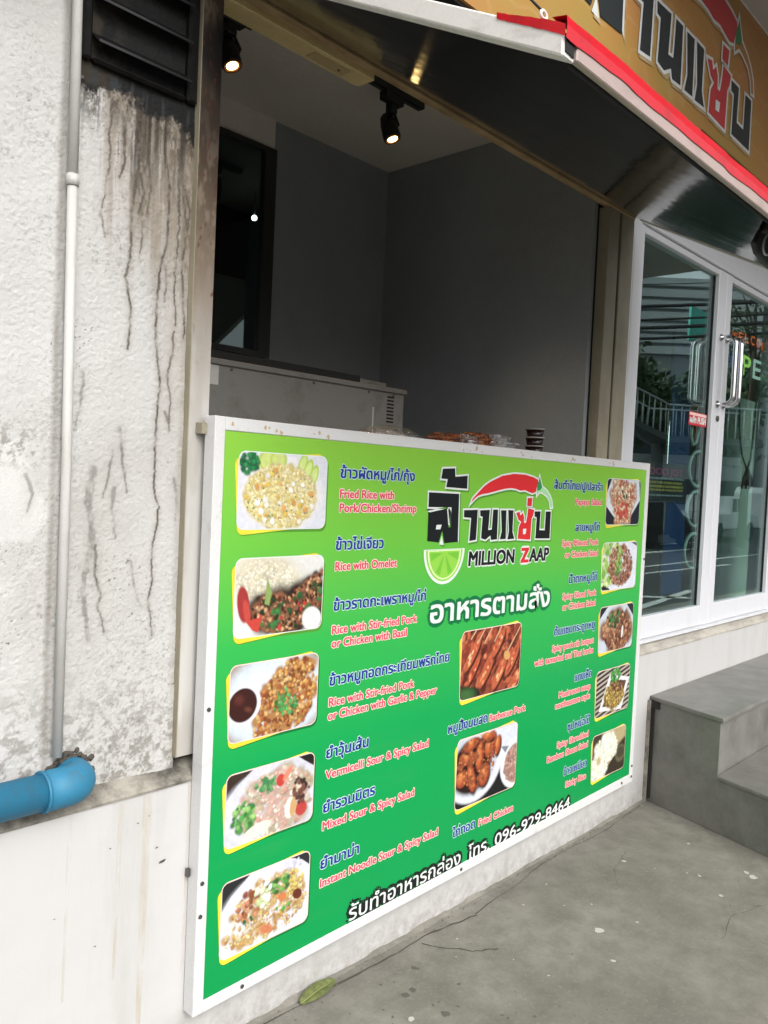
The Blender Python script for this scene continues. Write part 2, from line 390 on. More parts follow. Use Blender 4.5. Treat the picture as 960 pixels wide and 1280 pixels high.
# rough mortar fillet at the wall foot
fl = MB(); prev = None
for i in range(241):
    x = -2.75 + i*.0115; d = .006+.02*fbm(np.array(x*9.), np.array(.3), 3, 4)*(1 if i < 140 else .5)+.003*rnd.random(); h = .003+.02*max(0, float(fbm(np.array(x*14.), np.array(.9), 3, 8))-.35)
    cur = ((x, -.0005, h), (x, -d, .0008))
    if prev: fl.face([prev[0], prev[1], cur[1], cur[0]])
    prev = cur
fl.build('mortar_fillet', M['pave'], pavement)
gr = MB()
for i in range(420):
    x = rnd.uniform(-2.5, .0); y = -.006-abs(rnd.gauss(0, .02)) if i < 260 else rnd.uniform(-1.2, -.02); r = rnd.uniform(.0012, .0035)
    gr.blob((x, y, r*.5), (r, r*.8, r*.6), 0 if False else 1, .2)
tag(gr.build('grit', plain('loose_grit', S('#6a665e'), .9), pavement), None, None, None, 'stuff')
# leaf
lf = thing('fallen_leaf', 'fallen olive green leaf lying against the foot of the wall', 'leaf', (-2.2, -.02, 0))
k = NM('leaf_green'); k.bsdf(k.ramp(k.noise(60, 4), [(.35, S('#4f5832')), (.65, S('#6d7540'))]), .55); M['leaf'] = k.m
b = MB(); L = .075; prev = None
d = Vector((.97, .10, 0)).normalized(); nn = Vector((-d.y, d.x, 0))
for i in range(13):
    t = i/12; c = Vector((-2.205, -.032, .004)) + d*(t-.5)*2*L; wdt = .026*math.sin(math.pi*min(1, t*.95+.03))**.7; lift = .006*math.sin(t*3.1)
    row = [c+nn*wdt+Vector((0, 0, .008+lift)), c+nn*wdt*.5+Vector((0, 0, .006+lift)), c+Vector((0, 0, lift)), c-nn*wdt*.5+Vector((0, 0, .003+lift)), c-nn*wdt+Vector((0, 0, .002+lift*.6))]
    if prev:
        for q in range(4): b.face([prev[q], prev[q+1], row[q+1], row[q]])
    prev = row
b.build('blade', M['leaf'], lf)
MB().tube([(-2.277, -.039, .006), (-2.205, -.032, .012), (-2.133, -.025, .006)], .0012, 6).build('midrib', plain('leaf_rib', S('#8d9458'), .6), lf)

# ================================================================== BUILDING
bld = thing('shophouse', 'white rendered shophouse front with open takeaway counter and glass doors', 'building', (0, 0, 0))
RW = .035      # plane of the rough render
drips = [([(-2.859,2.36),(-2.873,2.277),(-2.87,2.206),(-2.882,2.164)],.0042,1),([(-2.894,2.34),(-2.909,2.265),(-2.906,2.189),(-2.917,2.121),(-2.925,2.071),(-2.913,2.021)],.0028,.75),
([(-2.828,2.36),(-2.821,2.27),(-2.836,2.187),(-2.847,2.117),(-2.851,2.061),(-2.849,1.994),(-2.86,1.943),(-2.844,1.879),(-2.848,1.78)],.0042,.95),([(-2.829,2.189),(-2.817,2.149),(-2.832,2.102),(-2.82,2.068),(-2.825,2.006)],.0032,.8),
([(-2.765,2.38),(-2.768,2.263),(-2.753,2.18),(-2.755,2.053),(-2.771,1.987),(-2.774,1.892),(-2.776,1.822),(-2.768,1.778),(-2.761,1.694),(-2.766,1.642),(-2.767,1.597),(-2.765,1.46),(-2.75,1.414),(-2.76,1.333),(-2.765,1.293),(-2.762,1.241),(-2.77,1.195),(-2.757,1.101)],.0034,.85),
([(-2.725,2.33),(-2.721,2.215),(-2.711,2.154),(-2.7,2.08),(-2.712,2.0),(-2.701,1.918),(-2.695,1.83)],.0036,.9),([(-2.733,2.3),(-2.724,2.093),(-2.729,1.964),(-2.721,1.856)],.003,.8),
([(-2.765,2.013),(-2.752,1.966),(-2.753,1.908)],.003,.6),([(-2.713,2.192),(-2.695,2.141),(-2.7,2.068)],.003,.7),([(-2.807,2.36),(-2.811,2.262),(-2.8,2.167),(-2.811,2.102)],.004,.55),
([(-2.724,1.84),(-2.729,1.784),(-2.743,1.73),(-2.731,1.68),(-2.734,1.599)],.0034,.7),([(-2.925,1.499),(-2.934,1.423),(-2.923,1.358),(-2.925,1.315),(-2.937,1.261),(-2.938,1.207),(-2.923,1.108)],.009,.42),
([(-2.913,1.326),(-2.911,1.255),(-2.895,1.21),(-2.902,1.183),(-2.883,1.12)],.0032,.75),([(-2.864,1.595),(-2.852,1.524),(-2.837,1.447)],.004,.5),([(-2.877,1.544),(-2.887,1.478),(-2.9,1.434)],.003,.5),
([(-2.871,1.457),(-2.875,1.413),(-2.861,1.341)],.005,.4),([(-2.958,1.714),(-2.955,1.688),(-2.959,1.64),(-2.968,1.592)],.004,.4),([(-2.709,1.484),(-2.7,1.426),(-2.702,1.379)],.004,.35),([(-2.822,1.284),(-2.806,1.209),(-2.789,1.174)],.003,.35),([(-2.746,1.644),(-2.728,1.6)],.003,.5),
([(-3.08,1.48),(-3.06,1.44),(-3.072,1.40)],.004,.4)]
soot_pts = np.array([(-3.6,2.42),(-2.992,2.39),(-2.984,2.355),(-2.953,2.332),(-2.925,2.365),(-2.902,2.352),(-2.856,2.361),(-2.814,2.349),(-2.757,2.36),(-2.712,2.345),(-2.696,2.325),(-2.66,2.32)])
def wall_cols(X, Z):
    C = np.zeros(X.shape+(3,)) + S3('#bbbab8')
    n = fbm(X*3, Z*1.5, 6, 3); C = mixc(C, S3('#b0aea8'), sm(.45, .75, n)*.6)
    # fine grime caught in the render's relief
    f = fbm(X*120, Z*130, 4, 9, .75); big = fbm(X*5+3, Z*4, 5, 21)
    C = mixc(C, S3('#84817a'), sm(.56, .72, f)*sm(.46, .68, big)*.6)
    C = mixc(C, S3('#3e3c38'), sm(.73, .80, fbm(X*170, Z*190, 3, 77, .6))*sm(.60, .72, fbm(X*6, Z*4, 3, 55))*.9)
    # lower dirt splash above the ledge, mottled darker line beside the conduit
    C = mixc(C, S3('#77736a'), sm(1.15, .78, Z)*sm(.47, .62, fbm(X*45, Z*45, 5, 12, .8))*.75)
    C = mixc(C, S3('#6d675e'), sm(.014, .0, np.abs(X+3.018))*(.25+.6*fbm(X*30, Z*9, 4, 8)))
    C = mixc(C, S3('#8a8478'), sm(.018, .0, np.abs(X+2.695))*.55*fbm(X*3, Z*9, 4, 18))
    # repainted patch at the left
    px = sm(.012, -.006, X-(-3.05+.018*np.sin(Z*37)))*sm(-.01, .01, Z-1.335)*sm(.01, -.01, Z-1.525-.02*np.sin(X*60))
    C = mixc(C, S3('#c6c5c3'), px*.85)
    C = mixc(C, S3('#8a877f'), sm(1.47, 1.53, Z)*sm(1.64, 1.54, Z)*sm(-3.02, -3.06, X)*sm(.5, .62, fbm(X*80, Z*80, 4, 2, .8))*.8)
    # oily brown wash under the vent
    yel = sm(-2.97, -2.86, X)*sm(1.93, 2.25, Z + .12*fbm(X*28, Z*2, 2, 5))*.8
    C = mixc(C, S3('#8a8071'), np.clip(yel*(.4+1.1*sm(.35, .65, fbm(X*60, Z*2.5, 3, 61))), 0, .85))
    for cx, w_, z1, a_ in ((-2.828, .026, 1.98, 1.0), (-2.742, .03, 2.05, .95), (-2.70, .02, 1.85, .8), (-2.86, .018, 2.14, .7), (-2.785, .018, 2.2, .7), (-2.91, .014, 2.25, .5)):
        m = np.exp(-((X-cx)/w_)**2)*sm(z1, z1+.22, Z)*a_*(.35+.9*sm(.4, .62, fbm(X*120, Z*40, 3, 33, .7)))
        C = mixc(C, S3('#544a3e'), np.clip(m, 0, .9))
    C = mixc(C, S3('#9d9283'), sm(1.2, 1.9, Z)*sm(-2.80, -2.72, X)*.35)
    for pts, wd, a_ in drips:
        wx = X + .010*(fbm(X*0+pts[0][0]*50, Z*45, 4, 6, .75)-.5)
        d, t = seg_dist(wx, Z, pts)
        ww = wd*(.55+.9*fbm(X*40, Z*90, 2, 41))*(1.25-.6*t)
        C = mixc(C, S3('#2e2a26'), sm(1.25, .5, d/ww)*min(1, a_*1.15)*(.30+.70*sm(.30, .55, fbm(X*60, Z*28, 4, 91, .7))))
        C = mixc(C, S3('#80786c'), np.exp(-(d/(ww*3.2))**2)*a_*.4)
    # soot block round the vent
    lim = np.interp(X, soot_pts[:, 0], soot_pts[:, 1]) + (fbm(X*60, Z*60, 4, 71, .75)-.5)*.06 - .016 - .012*sm(-2.85, -2.72, X)
    halo = sm(-.10, .01, Z-lim+.05*(fbm(X*45, Z*10, 4, 101)-.5))*sm(-3.01, -2.98, X)
    C = mixc(C, S3('#6a6052'), halo*.55*sm(.3, .6, fbm(X*150, Z*60, 4, 103, .75)))
    C = mixc(C, S3('#3a342d'), sm(-.085, .012, Z-lim)*sm(-3.0, -2.97, X)*sm(.44, .58, fbm(X*130, Z*50, 4, 105, .75))*.85)
    tong = sm(.55, .68, fbm(X*75, Z*2.2, 3, 113, .6))*sm(2.16, 2.34, Z+.10*fbm(X*60, Z*0, 2, 115))*sm(-2.99, -2.95, X)
    C = mixc(C, S3('#2f2b27'), tong*.75)
    C = mixc(C, S3('#4c4439'), sm(.62, .72, fbm(X*170, Z*7, 3, 107, .7))*sm(2.05, 2.3, Z)*sm(-2.93, -2.88, X)*.7)
    s = sm(-.006, .010, Z-lim)*sm(-3.004, -2.992, X)
    sc = S3('#232323')*(1-sm(.4, .6, fbm(X*40, Z*12, 4, 15))[..., None]*.0)
    sooty = mixc(np.zeros(C.shape)+sc, S3('#4c463a'), sm(-2.86, -2.95, X)*sm(.35, .6, fbm(X*25, Z*25, 4, 88))*.8)
    sooty = mixc(sooty*.55, S3('#2f3235'), sm(.62, .74, fbm(X*90, Z*14, 3, 66))*sm(2.45, 2.36, Z)*.8)
    C = C*(1-s[..., None]) + sooty*s[..., None]
    C = mixc(C, S3('#3b3833'), sm(2.36, 2.75, Z)*sm(-3.03, -3.0, X)*.0)
    return C
def wall_relief(X, Z):
    px = sm(.012, -.006, X+3.05)*sm(-.01, .01, Z-1.335)*sm(.01, -.01, Z-1.525)
    return (fbm(X*130, Z*140, 3, 9, .75)-.5)*.0036*(1-.85*px) + (fbm(X*6, Z*5, 3, 19)-.5)*.012
def wall_sheet(x0, x1, z0, z1, st):
    nx, nz = int((x1-x0)/st)+1, int((z1-z0)/st)+1
    X, Z = np.meshgrid(np.linspace(x0, x1, nx), np.linspace(z0, z1, nz))
    P = np.stack([X, RW-wall_relief(X, Z), Z], -1)
    return grid_obj('rendered_wall', P, wall_cols(X, Z), M['wall_paint'], bld)
wall_sheet(-3.42, -2.686, .76, 2.76, .0026)
wall_sheet(-7.0, -3.42, .76, 2.76, .02)
b = MB(); b.box(-7, -2.692, .05, .2, .73, 4.6); b.build('wall_core', M['plinth'], bld)
b = MB(); b.box(-7, -2.63, .034, .049, 2.763, 4.6); b.box(-2.63, 6, .051, .19, 3.151, 4.6); b.build('upper_wall', M['plinth'], bld)
# plinth (smooth white), ledge on top
b = MB(); b.box(-7, 6, 0, .30, -.16, .728); b.build('plinth_wall', M['plinth'], bld)
b = MB()
def ledge(xa, xb, n):
    prev = None
    for i in range(n+1):
        x = xa+(xb-xa)*i/n; q = (float(fbm(np.array(x*2.5), np.array(1.7), 4, 5))-.5)*.012; z1 = .775+(float(fbm(np.array(x*3.), np.array(4.7), 4, 15))-.5)*.014
        cur = [(x, -.004+q*.6, .7285), (x, -.005+q, .735+q*.5), (x, .012+q, .75+q), (x, .052, z1), (x, .052, .7285)]
        if prev:
            for j in range(4): b.face([prev[j], prev[j+1], cur[j+1], cur[j]])
        prev = cur
ledge(-4.5, -2.56, 240); b.build('mortar_ledge', M['ledge'], bld)
b = MB(); ledge(-.30, 4, 400); b.build('mortar_ledge', dirty('pale_mortar', S('#b3aea4'), S('#7b766c'), .8, 5, .9, 0, (1, 3, 3), .1, 140, .42, .7), bld)
# chipped grime line + marks on the plinth
gm = MB()
for (x, z, s_) in ((-2.73, .545, .012), (-2.722, .548, .006), (-2.745, .585, .005), (-2.80, .66, .004), (-2.77, .67, .003), (-2.9, .40, .004), (-3.0, .5, .003), (-2.87, .62, .003)):
    pts = [(x+math.cos(a)*s_*rnd.uniform(.5, 1.2), -.0015, z+math.sin(a)*s_*.4*rnd.uniform(.5, 1.2)) for a in [q*math.pi/4 for q in range(8)]]
    gm.face(pts)
tag(gm.build('scuff_mark', M['crack'], bld), None, None, None, 'stuff')
# rust-tinted runs on plinth
k = NM('pale_rust_run'); tr = k.n('ShaderNodeBsdfTransparent'); df = k.n('ShaderNodeBsdfDiffuse'); df.inputs[0].default_value = S('#cbb78e'); mx = k.n('ShaderNodeMixShader')
k.l(k.ramp(k.noise(14, 4, .6, stretch=(3, 1, .5)), [(.4, (.0, .0, .0, 1)), (.75, (.3, .3, .3, 1))]), mx.inputs[0]); k.l(tr.outputs[0], mx.inputs[1]); k.l(df.outputs[0], mx.inputs[2]); k.l(mx.outputs[0], k.out.inputs[0])
rr = MB()
for x, z0, z1, w_ in ((-2.845, .30, .722, .005), (-2.775, .1, .722, .009), (-2.655, .2, .722, .004), (-2.97, .3, .722, .004)):
    rr.face([(x-w_*1.4, -.0012, z1), (x+w_*1.4, -.0012, z1), (x+w_*.7-.006, -.0012, z0), (x-w_*.7-.006, -.0012, z0)])
tag(rr.build('rust_run', k.m, bld), None, None, None, 'stuff')

# steel jamb strip between render and opening (sooty brown above)
def strip_cols(X, Z):
    C = np.zeros(X.shape+(3,)) + S3('#bab8b3'); C = mixc(C, S3('#98928a'), sm(.4, .7, fbm(X*20, Z*5, 4, 4))*.5)
    C = mixc(C, S3('#776857'), sm(1.65, 2.1, Z+.1*fbm(X*50, Z*10, 3, 2))*.9)
    C = mixc(C, S3('#46372c'), sm(1.9, 2.3, Z)*sm(.33, .55, fbm(X*90, Z*30, 4, 31))*.8)
    C = mixc(C, S3('#352c27'), sm(2.15, 2.38, Z)*sm(2.68, 2.55, Z)*.85)
    C = mixc(C, S3('#1f1d1c'), sm(2.42, 2.50, Z+(X+2.66)*1.1)*sm(2.62, 2.56, Z-(X+2.66)*1.1)*.9)
    C = mixc(C, S3('#5b3326'), sm(.72, .78, fbm(X*110, Z*35, 3, 44))*sm(1.7, 2.0, Z)*.9)
    return C
X, Z = np.meshgrid(np.linspace(-2.688, -2.63, 20), np.linspace(.79, 2.76, 500))
grid_obj('jamb_strip', np.stack([X, np.full(X.shape, .016), Z], -1), strip_cols(X, Z), vcol('jamb_paint', .5, .12, 200), bld)
b = MB(); b.box(-2.6878, -2.6302, .0165, .049, .79, 2.76); b.build('jamb_core', M['post'], bld, None)
b = MB(); b.box(-2.691, -2.6885, .014, .034, .79, 2.76); b.build('jamb_edge', M['post'], bld)
# right-hand posts
b = MB(); b.box(-.664, -.570, 0, .05, .78, 2.70); b.build('opening_post', M['post'], bld, None, .003)
b = MB(); b.box(-.569, -.548, .012, .05, .78, 2.70); b.build('post_gap', M['seam'], bld)
b = MB(); b.box(-.547, -.432, .002, .05, .78, 2.715); b.build('opening_post', M['post'], bld, None, .003)
b = MB(); b.box(-.431, -.37, .03, .075, .78, 2.75); b.build('frame_filler', M['door_white'], bld)
# head beam
b = MB(); b.box(-2.95, -.432, -.002, .028, 2.70, 2.745); b.build('head_beam', M['beam'], bld, None, .002)
b = MB(); b.box(-2.95, -.565, .029, .05, 2.742, 3.08); b.build('head_wall', M['post'], bld)
# kitchen
kt = MB(); kt.box(-4.5, -.665, 0.051, 1.30, 3.095, 3.15); kt.build('kitchen_ceiling', M['ceiling'], bld)
b = MB(); b.box(-.700, -.672, .052, 1.30, .7285, 3.094); b.build('kitchen_side_wall', M['interior'], bld)
b = MB(); b.box(-1.465, -.701, 1.25, 1.30, .73, 3.094); b.build('kitchen_back_wall', M['interior'], bld)
b = MB(); b.box(-4.5, -1.466, 1.235, 1.30, 2.955, 3.094); b.build('window_header', M['ceiling'], bld)
b = MB(); b.box(-4.5, -1.466, 1.25, 1.30, .73, 2.03); b.build('kitchen_back_wall', M['interior'], bld)
b = MB(); b.box(-4.55, -4.5, .052, 1.30, .73, 3.094); b.build('kitchen_side_wall', M['interior'], bld)
b = MB(); b.box(-4.5, -.701, .30, 1.25, .70, .7275); b.build('kitchen_floor', M['dark_room'], bld)
win = MB(); win.box(-1.53, -1.466, 1.215, 1.249, 2.03, 2.954); win.box(-4.5, -1.53, 1.215, 1.249, 2.03, 2.055); win.box(-4.5, -1.53, 1.215, 1.249, 2.93, 2.954)
wf = win.build('window_frame', plain('dark_window_frame', S('#2b2b2a'), .4), bld, None)
MB().box(-4.5, -1.531, 1.23, 1.234, 2.056, 2.929).build('pane', M['glass_win'], wf)
b = MB(); b.box(-4.6, .9, 3.2, 3.3, .7, 3.3); b.build('back_room_wall', M['dark_room'], bld)
b = MB(); b.box(-4.6, .9, 1.31, 3.2, 3.16, 3.2); b.build('back_room_ceiling', M['dark_room'], bld)
b = MB(); b.box(-4.6, .9, 1.31, 3.2, .69, .72); b.build('back_room_floor', M['dark_room'], bld)
b = MB(); b.box(.9, .95, 1.31, 3.2, .7, 3.2); b.build('back_room_side', M['dark_room'], bld)
# small white screen edge low inside the window
MB().box(-2.3, -1.2, 2.6, 2.7, 1.6, 2.42).build('back_room_counter', M['cabinet'], bld)
# serving counter just behind the board
b = MB(); b.box(-2.6, -.705, .035, .48, 1.60, 1.638); b.build('serving_counter', M['chrome'], bld)
b = MB(); b.box(-2.6, -.705, .05, .08, .776, 1.599); b.build('counter_front', M['seam'], bld)
# upper overhang of the building
b = MB(); b.box(-1.3, 4.05, -2.4, -.302, 3.665, 3.75); b.build('overhang_soffit', M['soffit'], bld)

# door surround
jb = MB(); jb.box(-.369, -.302, .028, .09, .778, 2.757); jb.build('door_jamb', M['door_white'], bld, None, .003)
jb = MB(); jb.box(-.3015, 1.9, .028, .09, 2.735, 2.757); jb.build('door_head', M['door_white'], bld, None, .003)
jb = MB(); jb.box(-.3015, 3.0, .02, .10, .7765, .789); jb.build('threshold', M['door_white'], bld)
jb = MB(); jb.box(-.3685, 6, .033, .19, 2.7575, 3.15); jb.build('door_lintel', M['door_white'], bld)
jb = MB(); jb.box(1.84, 2.1, .03, .2, .79, 2.757); jb.build('side_wall_pier', M['door_white'], bld)
# shop interior behind the doors
b = MB(); b.box(-.6, 6, .11, 4, .735, .775); b.build('shop_floor', plain('shop_floor_tile', S('#55585a'), .3), bld)
b = MB(); b.box(-.6, 6, 4, 4.1, .7, 3.1); b.build('shop_back_wall', plain('shop_back', S('#39444a'), .8), bld)
b = MB(); b.box(-.6, 6, .195, 4, 3.0, 3.09); b.build('shop_ceiling', plain('shop_ceiling', S('#5d6462'), .8), bld)
b = MB(); b.box(6, 6.1, .1, 4, .7, 3.1); b.build('shop_side_wall', M['dark_room'], bld)
b = MB(); b.box(-.664, -.60, .052, 4, .73, 3.09); b.build('shop_side_wall', M['dark_room'], bld)

# ================================================================== GLASS DOORS
def door(xa, xb, sl, sr, label, loc):
    t = thing('glass_door', label, 'door', loc, 'pair of white framed glass doors')
    MB().box(xa, xa+sl, .04, .085, .79, 2.732).build('stile', M['door_white'], t, None, .003)
    MB().box(xb-sr, xb, .04, .085, .79, 2.732).build('stile', M['door_white'], t, None, .003)
    MB().box(xa+sl+.0005, xb-sr-.0005, .042, .083, 2.70, 2.731).build('rail', M['door_white'], t, None, .003)
    MB().box(xa+sl+.0005, xb-sr-.0005, .042, .083, .791, .900).build('rail', M['door_white'], t, None, .003)
    gk = MB(); gk.box(xa+sl+.0006, xa+sl+.005, .062, .078, .9005, 2.6995); gk.box(xb-sr-.005, xb-sr-.0006, .062, .078, .9005, 2.6995); gk.build('gasket', M['seam'], t)
    MB().box(xa+sl+.0055, xb-sr-.0055, .068, .074, .902, 2.698).build('glass_pane', M['glass'], t)
    return t
d1 = door(-.3005, .776, .055, .111, 'left glass door with red sticker and vertical lettering, beside the menu board', (.24, .06, .79))
d2 = door(.779, 1.838, .075, .11, 'right glass door at the photo edge with neon welcome sign behind it', (1.3, .06, .79))
def handle(x, door_, s=-1, yb=.04):
    pr = .085; z0, z1 = 2.008, 2.372; r = .04; pts = [(x, yb, z1)]
    for i in range(7):
        a = i/6*math.pi/2; pts.append((x, yb+s*(pr-r+r*math.sin(a)), z1-r+r*math.cos(a)))
    for i in range(7):
        a = i/6*math.pi/2; pts.append((x, yb+s*(pr-r+r*math.cos(a)), z0+r-r*math.sin(a)))
    pts.append((x, yb, z0))
    h = MB().tube(pts, .0125, 14).build('pull_handle', M['chrome'], door_)
    f = MB()
    for z in (z0, z1): f.tube([(x, yb+s*.001, z), (x, yb+s*.006, z)], .02, 16)
    f.build('flange', M['chrome'], h)
handle(.722, d1); handle(.805, d2); handle(.722, d1, 1, .085); handle(.805, d2, 1, .085)
lk = MB().tube([(.738, .0395, 1.93), (.738, .032, 1.93)], .016, 16).build('lock_cylinder', M['screw'], d1)

# ================================================================== TEXT HELPERS
def fill2d(polys=None, text=None, offset=0.0):
    if text is not None:
        c = bpy.data.curves.new('t', 'FONT'); c.body = text; c.size = 1; c.resolution_u = 3
    else:
        c = bpy.data.curves.new('t', 'CURVE'); c.dimensions = '2D'; c.fill_mode = 'BOTH'
        for p in polys:
            sp = c.splines.new('POLY'); sp.points.add(len(p)-1)
            for i, (x, y) in enumerate(p): sp.points[i].co = (x, y, 0, 1)
            sp.use_cyclic_u = True
    c.offset = offset
    o = bpy.data.objects.new('t', c); COL.objects.link(o); bpy.context.view_layer.update()
    me = bpy.data.meshes.new_from_object(o.evaluated_get(bpy.context.evaluated_depsgraph_get()))
    v = np.array([q.co[:2] for q in me.vertices]) if len(me.vertices) else np.zeros((0, 2))
    f = [tuple(q.vertices) for q in me.polygons]
    bpy.data.objects.remove(o); bpy.data.curves.remove(c); bpy.data.meshes.remove(me)
    return v, f
def layers(name, parts, mats, parent, label=None):
    """parts: list of (verts xz, faces, y, material index): one printed mark as one mesh"""
    bm = bmesh.new(); org = wpos(parent)
    for v, f, y, mi in parts:
        vs = [bm.verts.new((x-org.x, y-org.y, z-org.z)) for x, z in v]
        for q in f:
            try: fc = bm.faces.new([vs[i] for i in q]); fc.material_index = mi
            except ValueError: pass
    me = bpy.data.meshes.new(name); bm.to_mesh(me); bm.free()
    for m in mats: me.materials.append(m)
    return mesh_obj(name, me, parent, label)
def lettering(text, x0, x1, z, h, mats, parent, y, bold=.02, edge=.07, ref='ก', italic=0, name='lettering', dz=0):
    rv, _ = fill2d(text=ref); rh = rv[:, 1].max()
    v, f = fill2d(text=text); xa, xb = v[:, 0].min(), v[:, 0].max()
    sx = (x1-x0)/(xb-xa); sz = h/rh
    def mp(v, ox=0, oz=0): return np.stack([x0+(v[:, 0]-xa)*sx + italic*v[:, 1]*sz+ox*sz, z+v[:, 1]*sz + (v[:, 0]-xa)*sx*dz+oz*sz], -1)
    parts = [(mp(v, ox*bold, oz*bold), f, y-.00008*i, 0) for i, (ox, oz) in enumerate(((-1, -.6), (1, .6), (1, -.6), (-1, .6)) if bold else ((0, 0),))]
    if edge:
        for i in range(8):
            a = i*math.pi/4; parts.append((mp(v, math.cos(a)*(bold+edge), math.sin(a)*(bold+edge)), f, y+.0006-.00006*i, 1))
    return layers(name, parts, mats, parent)

# ================================================================== MENU BOARD
board = thing('menu_board', 'large green menu board with food photos and dish names fixed to the white wall', 'menu board', (-1.45, 0, .14))
BZ = lambda x: .137+(x+2.652)*.0105
def rail(poly, nm='frame_rail'): MB().prism_xz(poly, -.045, -.0015).build(nm, M['white_frame'], board, None, .002)
rail([(-2.652, BZ(-2.652)), (-2.621, BZ(-2.62)+.0), (-2.621, 1.6425), (-2.652, 1.643)])
rail([(-.272, BZ(-.27)), (-.240, BZ(-.24)), (-.240, 1.638), (-.272, 1.6385)])
rail([(-2.6205, 1.609), (-.2725, 1.607), (-.2725, 1.6385), (-2.6205, 1.6425)])
rail([(-2.6205, BZ(-2.62)), (-.2725, BZ(-.27)), (-.2725, BZ(-.27)+.04), (-2.6205, BZ(-2.62)+.031)])
MB().prism_xz([(-2.6203, BZ(-2.62)+.0315), (-.2727, BZ(-.27)+.0405), (-.2727, 1.6067), (-2.6203, 1.6087)], -.042, -.03).build('printed_panel', M['green'], board)
sc = MB()
for x, z in ((-2.640, .916), (-2.640, .477), (-2.642, .393), (-2.5, BZ(-2.5)+.016), (-1.55, BZ(-1.55)+.017), (-.35, BZ(-.35)+.02), (-.256, .19), (-.256, .24), (-.252, 1.2)):
    s_ = MB().tube([(x, -.0452, z), (x, -.0482, z)], .0055, 10); s_.build('screw', M['screw'], board)
b = MB()
for i in range(26):
    x = rnd.choice((-2.55, -2.48, -2.3, -1.6, -1.25, -.95, -.6))+rnd.gauss(0, .03); z = 1.622+rnd.uniform(-.008, .008); r = rnd.uniform(.002, .006)
    b.face([(x+r*math.cos(a)*rnd.uniform(.5, 1.3), -.0454, z+r*math.sin(a)*rnd.uniform(.6, 1.6)) for a in [q*math.pi/4 for q in range(8)]])
tag(b.build('rust_fleck', plain('tan_fleck', S('#b7a183'), .8), board), None, None, None, 'stuff')
MB().box(-2.668, -2.6535, -.012, .012, 1.598, 1.625).build('bracket', M['post'], board)
MB().box(-2.662, -2.6535, -.014, -.004, .488, .508).build('bracket', M['screw'], board)
TY = -.0432
TX = [
("ข้าวผัดหมู/ไก่/กุ้ง",-2.216,-1.894,1.506,"T"),("Fried Rice with",-2.215,-1.986,1.449,"E"),("Pork/Chicken/Shrimp",-2.214,-1.879,1.409,"E"),
("ข้าวไข่เจียว",-2.222,-2.024,1.301,"T"),("Rice with Omelet",-2.221,-1.959,1.242,"E"),
("ข้าวราดกะเพราหมู/ไก่",-2.221,-1.812,1.127,"T"),("Rice with Stir-fried Pork",-2.223,-1.850,1.060,"E"),("or Chicken with Basil",-2.222,-1.897,1.021,"E"),
("ข้าวหมูทอดกระเทียมพริกไทย",-2.224,-1.673,0.912,"T"),("Rice with Stir-fried Pork",-2.223,-1.849,0.852,"E"),("or Chicken with Garlic & Pepper",-2.224,-1.731,0.813,"E"),
("ยำวุ้นเส้น",-2.224,-2.051,0.702,"T"),("Vermicelli Sour & Spicy Salad",-2.224,-1.762,0.642,"E"),
("ยำรวมมิตร",-2.227,-2.012,0.545,"T"),("Mixed Sour & Spicy Salad",-2.227,-1.823,0.494,"E"),
("ยำมาม่า",-2.228,-2.072,0.381,"T"),("Instant Noodle Sour & Spicy Salad",-2.227,-1.688,0.327,"E"),
("อาหารตามสั่ง",-1.782,-1.056,1.049,"W"),("หมูปิ้งนมสด",-1.658,-1.434,0.663,"T"),("Barbecue Pork",-1.420,-1.186,0.661,"E"),
("ไก่ทอด",-1.607,-1.478,0.292,"T"),("Fried Chicken",-1.454,-1.236,0.290,"E"),
("รับทำอาหารกล่อง",-2.101,-1.554,0.182,"B"),("โทร.",-1.508,-1.382,0.184,"B"),("096-929-8464",-1.346,-0.811,0.186,"B"),
("ส้มตำไทย/ปู/ปลาร้า",-1.063,-0.679,1.504,"T"),("Papaya Salad",-0.896,-0.678,1.444,"E"),
("ลาบหมู/ไก่",-0.884,-0.685,1.337,"T"),("Spicy Minced Pork",-0.981,-0.688,1.278,"E"),("or Chicken Salad",-0.955,-0.688,1.232,"E"),
("น้ำตกหมู/ไก่",-0.913,-0.683,1.128,"T"),("Spicy Sliced Pork",-0.956,-0.682,1.065,"E"),("or Chicken Salad",-0.952,-0.684,1.022,"E"),
("ต้มแซบกระดูกหมู",-1.006,-0.681,0.926,"T"),("Spicy pork rib hotpot",-1.014,-0.682,0.863,"E"),("with tamarind and Thai herbs",-1.138,-0.682,0.821,"E"),
("แกงเห็ด",-0.824,-0.684,0.718,"T"),("Mushroom soup",-0.943,-0.688,0.668,"E"),("northeastern style",-0.966,-0.688,0.627,"E"),
("ซุปหน่อไม้",-0.862,-0.677,0.520,"T"),("Spicy Shredded",-0.937,-0.682,0.463,"E"),("Bamboo Shoot Salad",-1.008,-0.682,0.419,"E"),
("ข้าวเหนียว",-0.874,-0.684,0.336,"T"),("Sticky Rice",-0.853,-0.684,0.283,"E"),
("MILLION",-1.590,-1.318,1.228,"M"),("Z",-1.269,-1.223,1.227,"Z"),("AAP",-1.212,-1.080,1.228,"M")]
STY = {'T': (.0245, ['p_navy', 'p_navy_edge'], .035, .05, 'ก', 0), 'E': (.0235, ['p_red', 'p_pink'], .026, .075, 'H', 0), 'W': (.058, ['p_white', 'p_dkgreen'], .03, .12, 'ก', 0),
       'B': (.036, ['p_white', 'p_black'], .012, .19, 'ก', 0), 'M': (.047, ['p_black', 'p_white'], .042, .065, 'H', .04), 'Z': (.05, ['p_logo_red', 'p_white'], .06, .08, 'H', .04)}
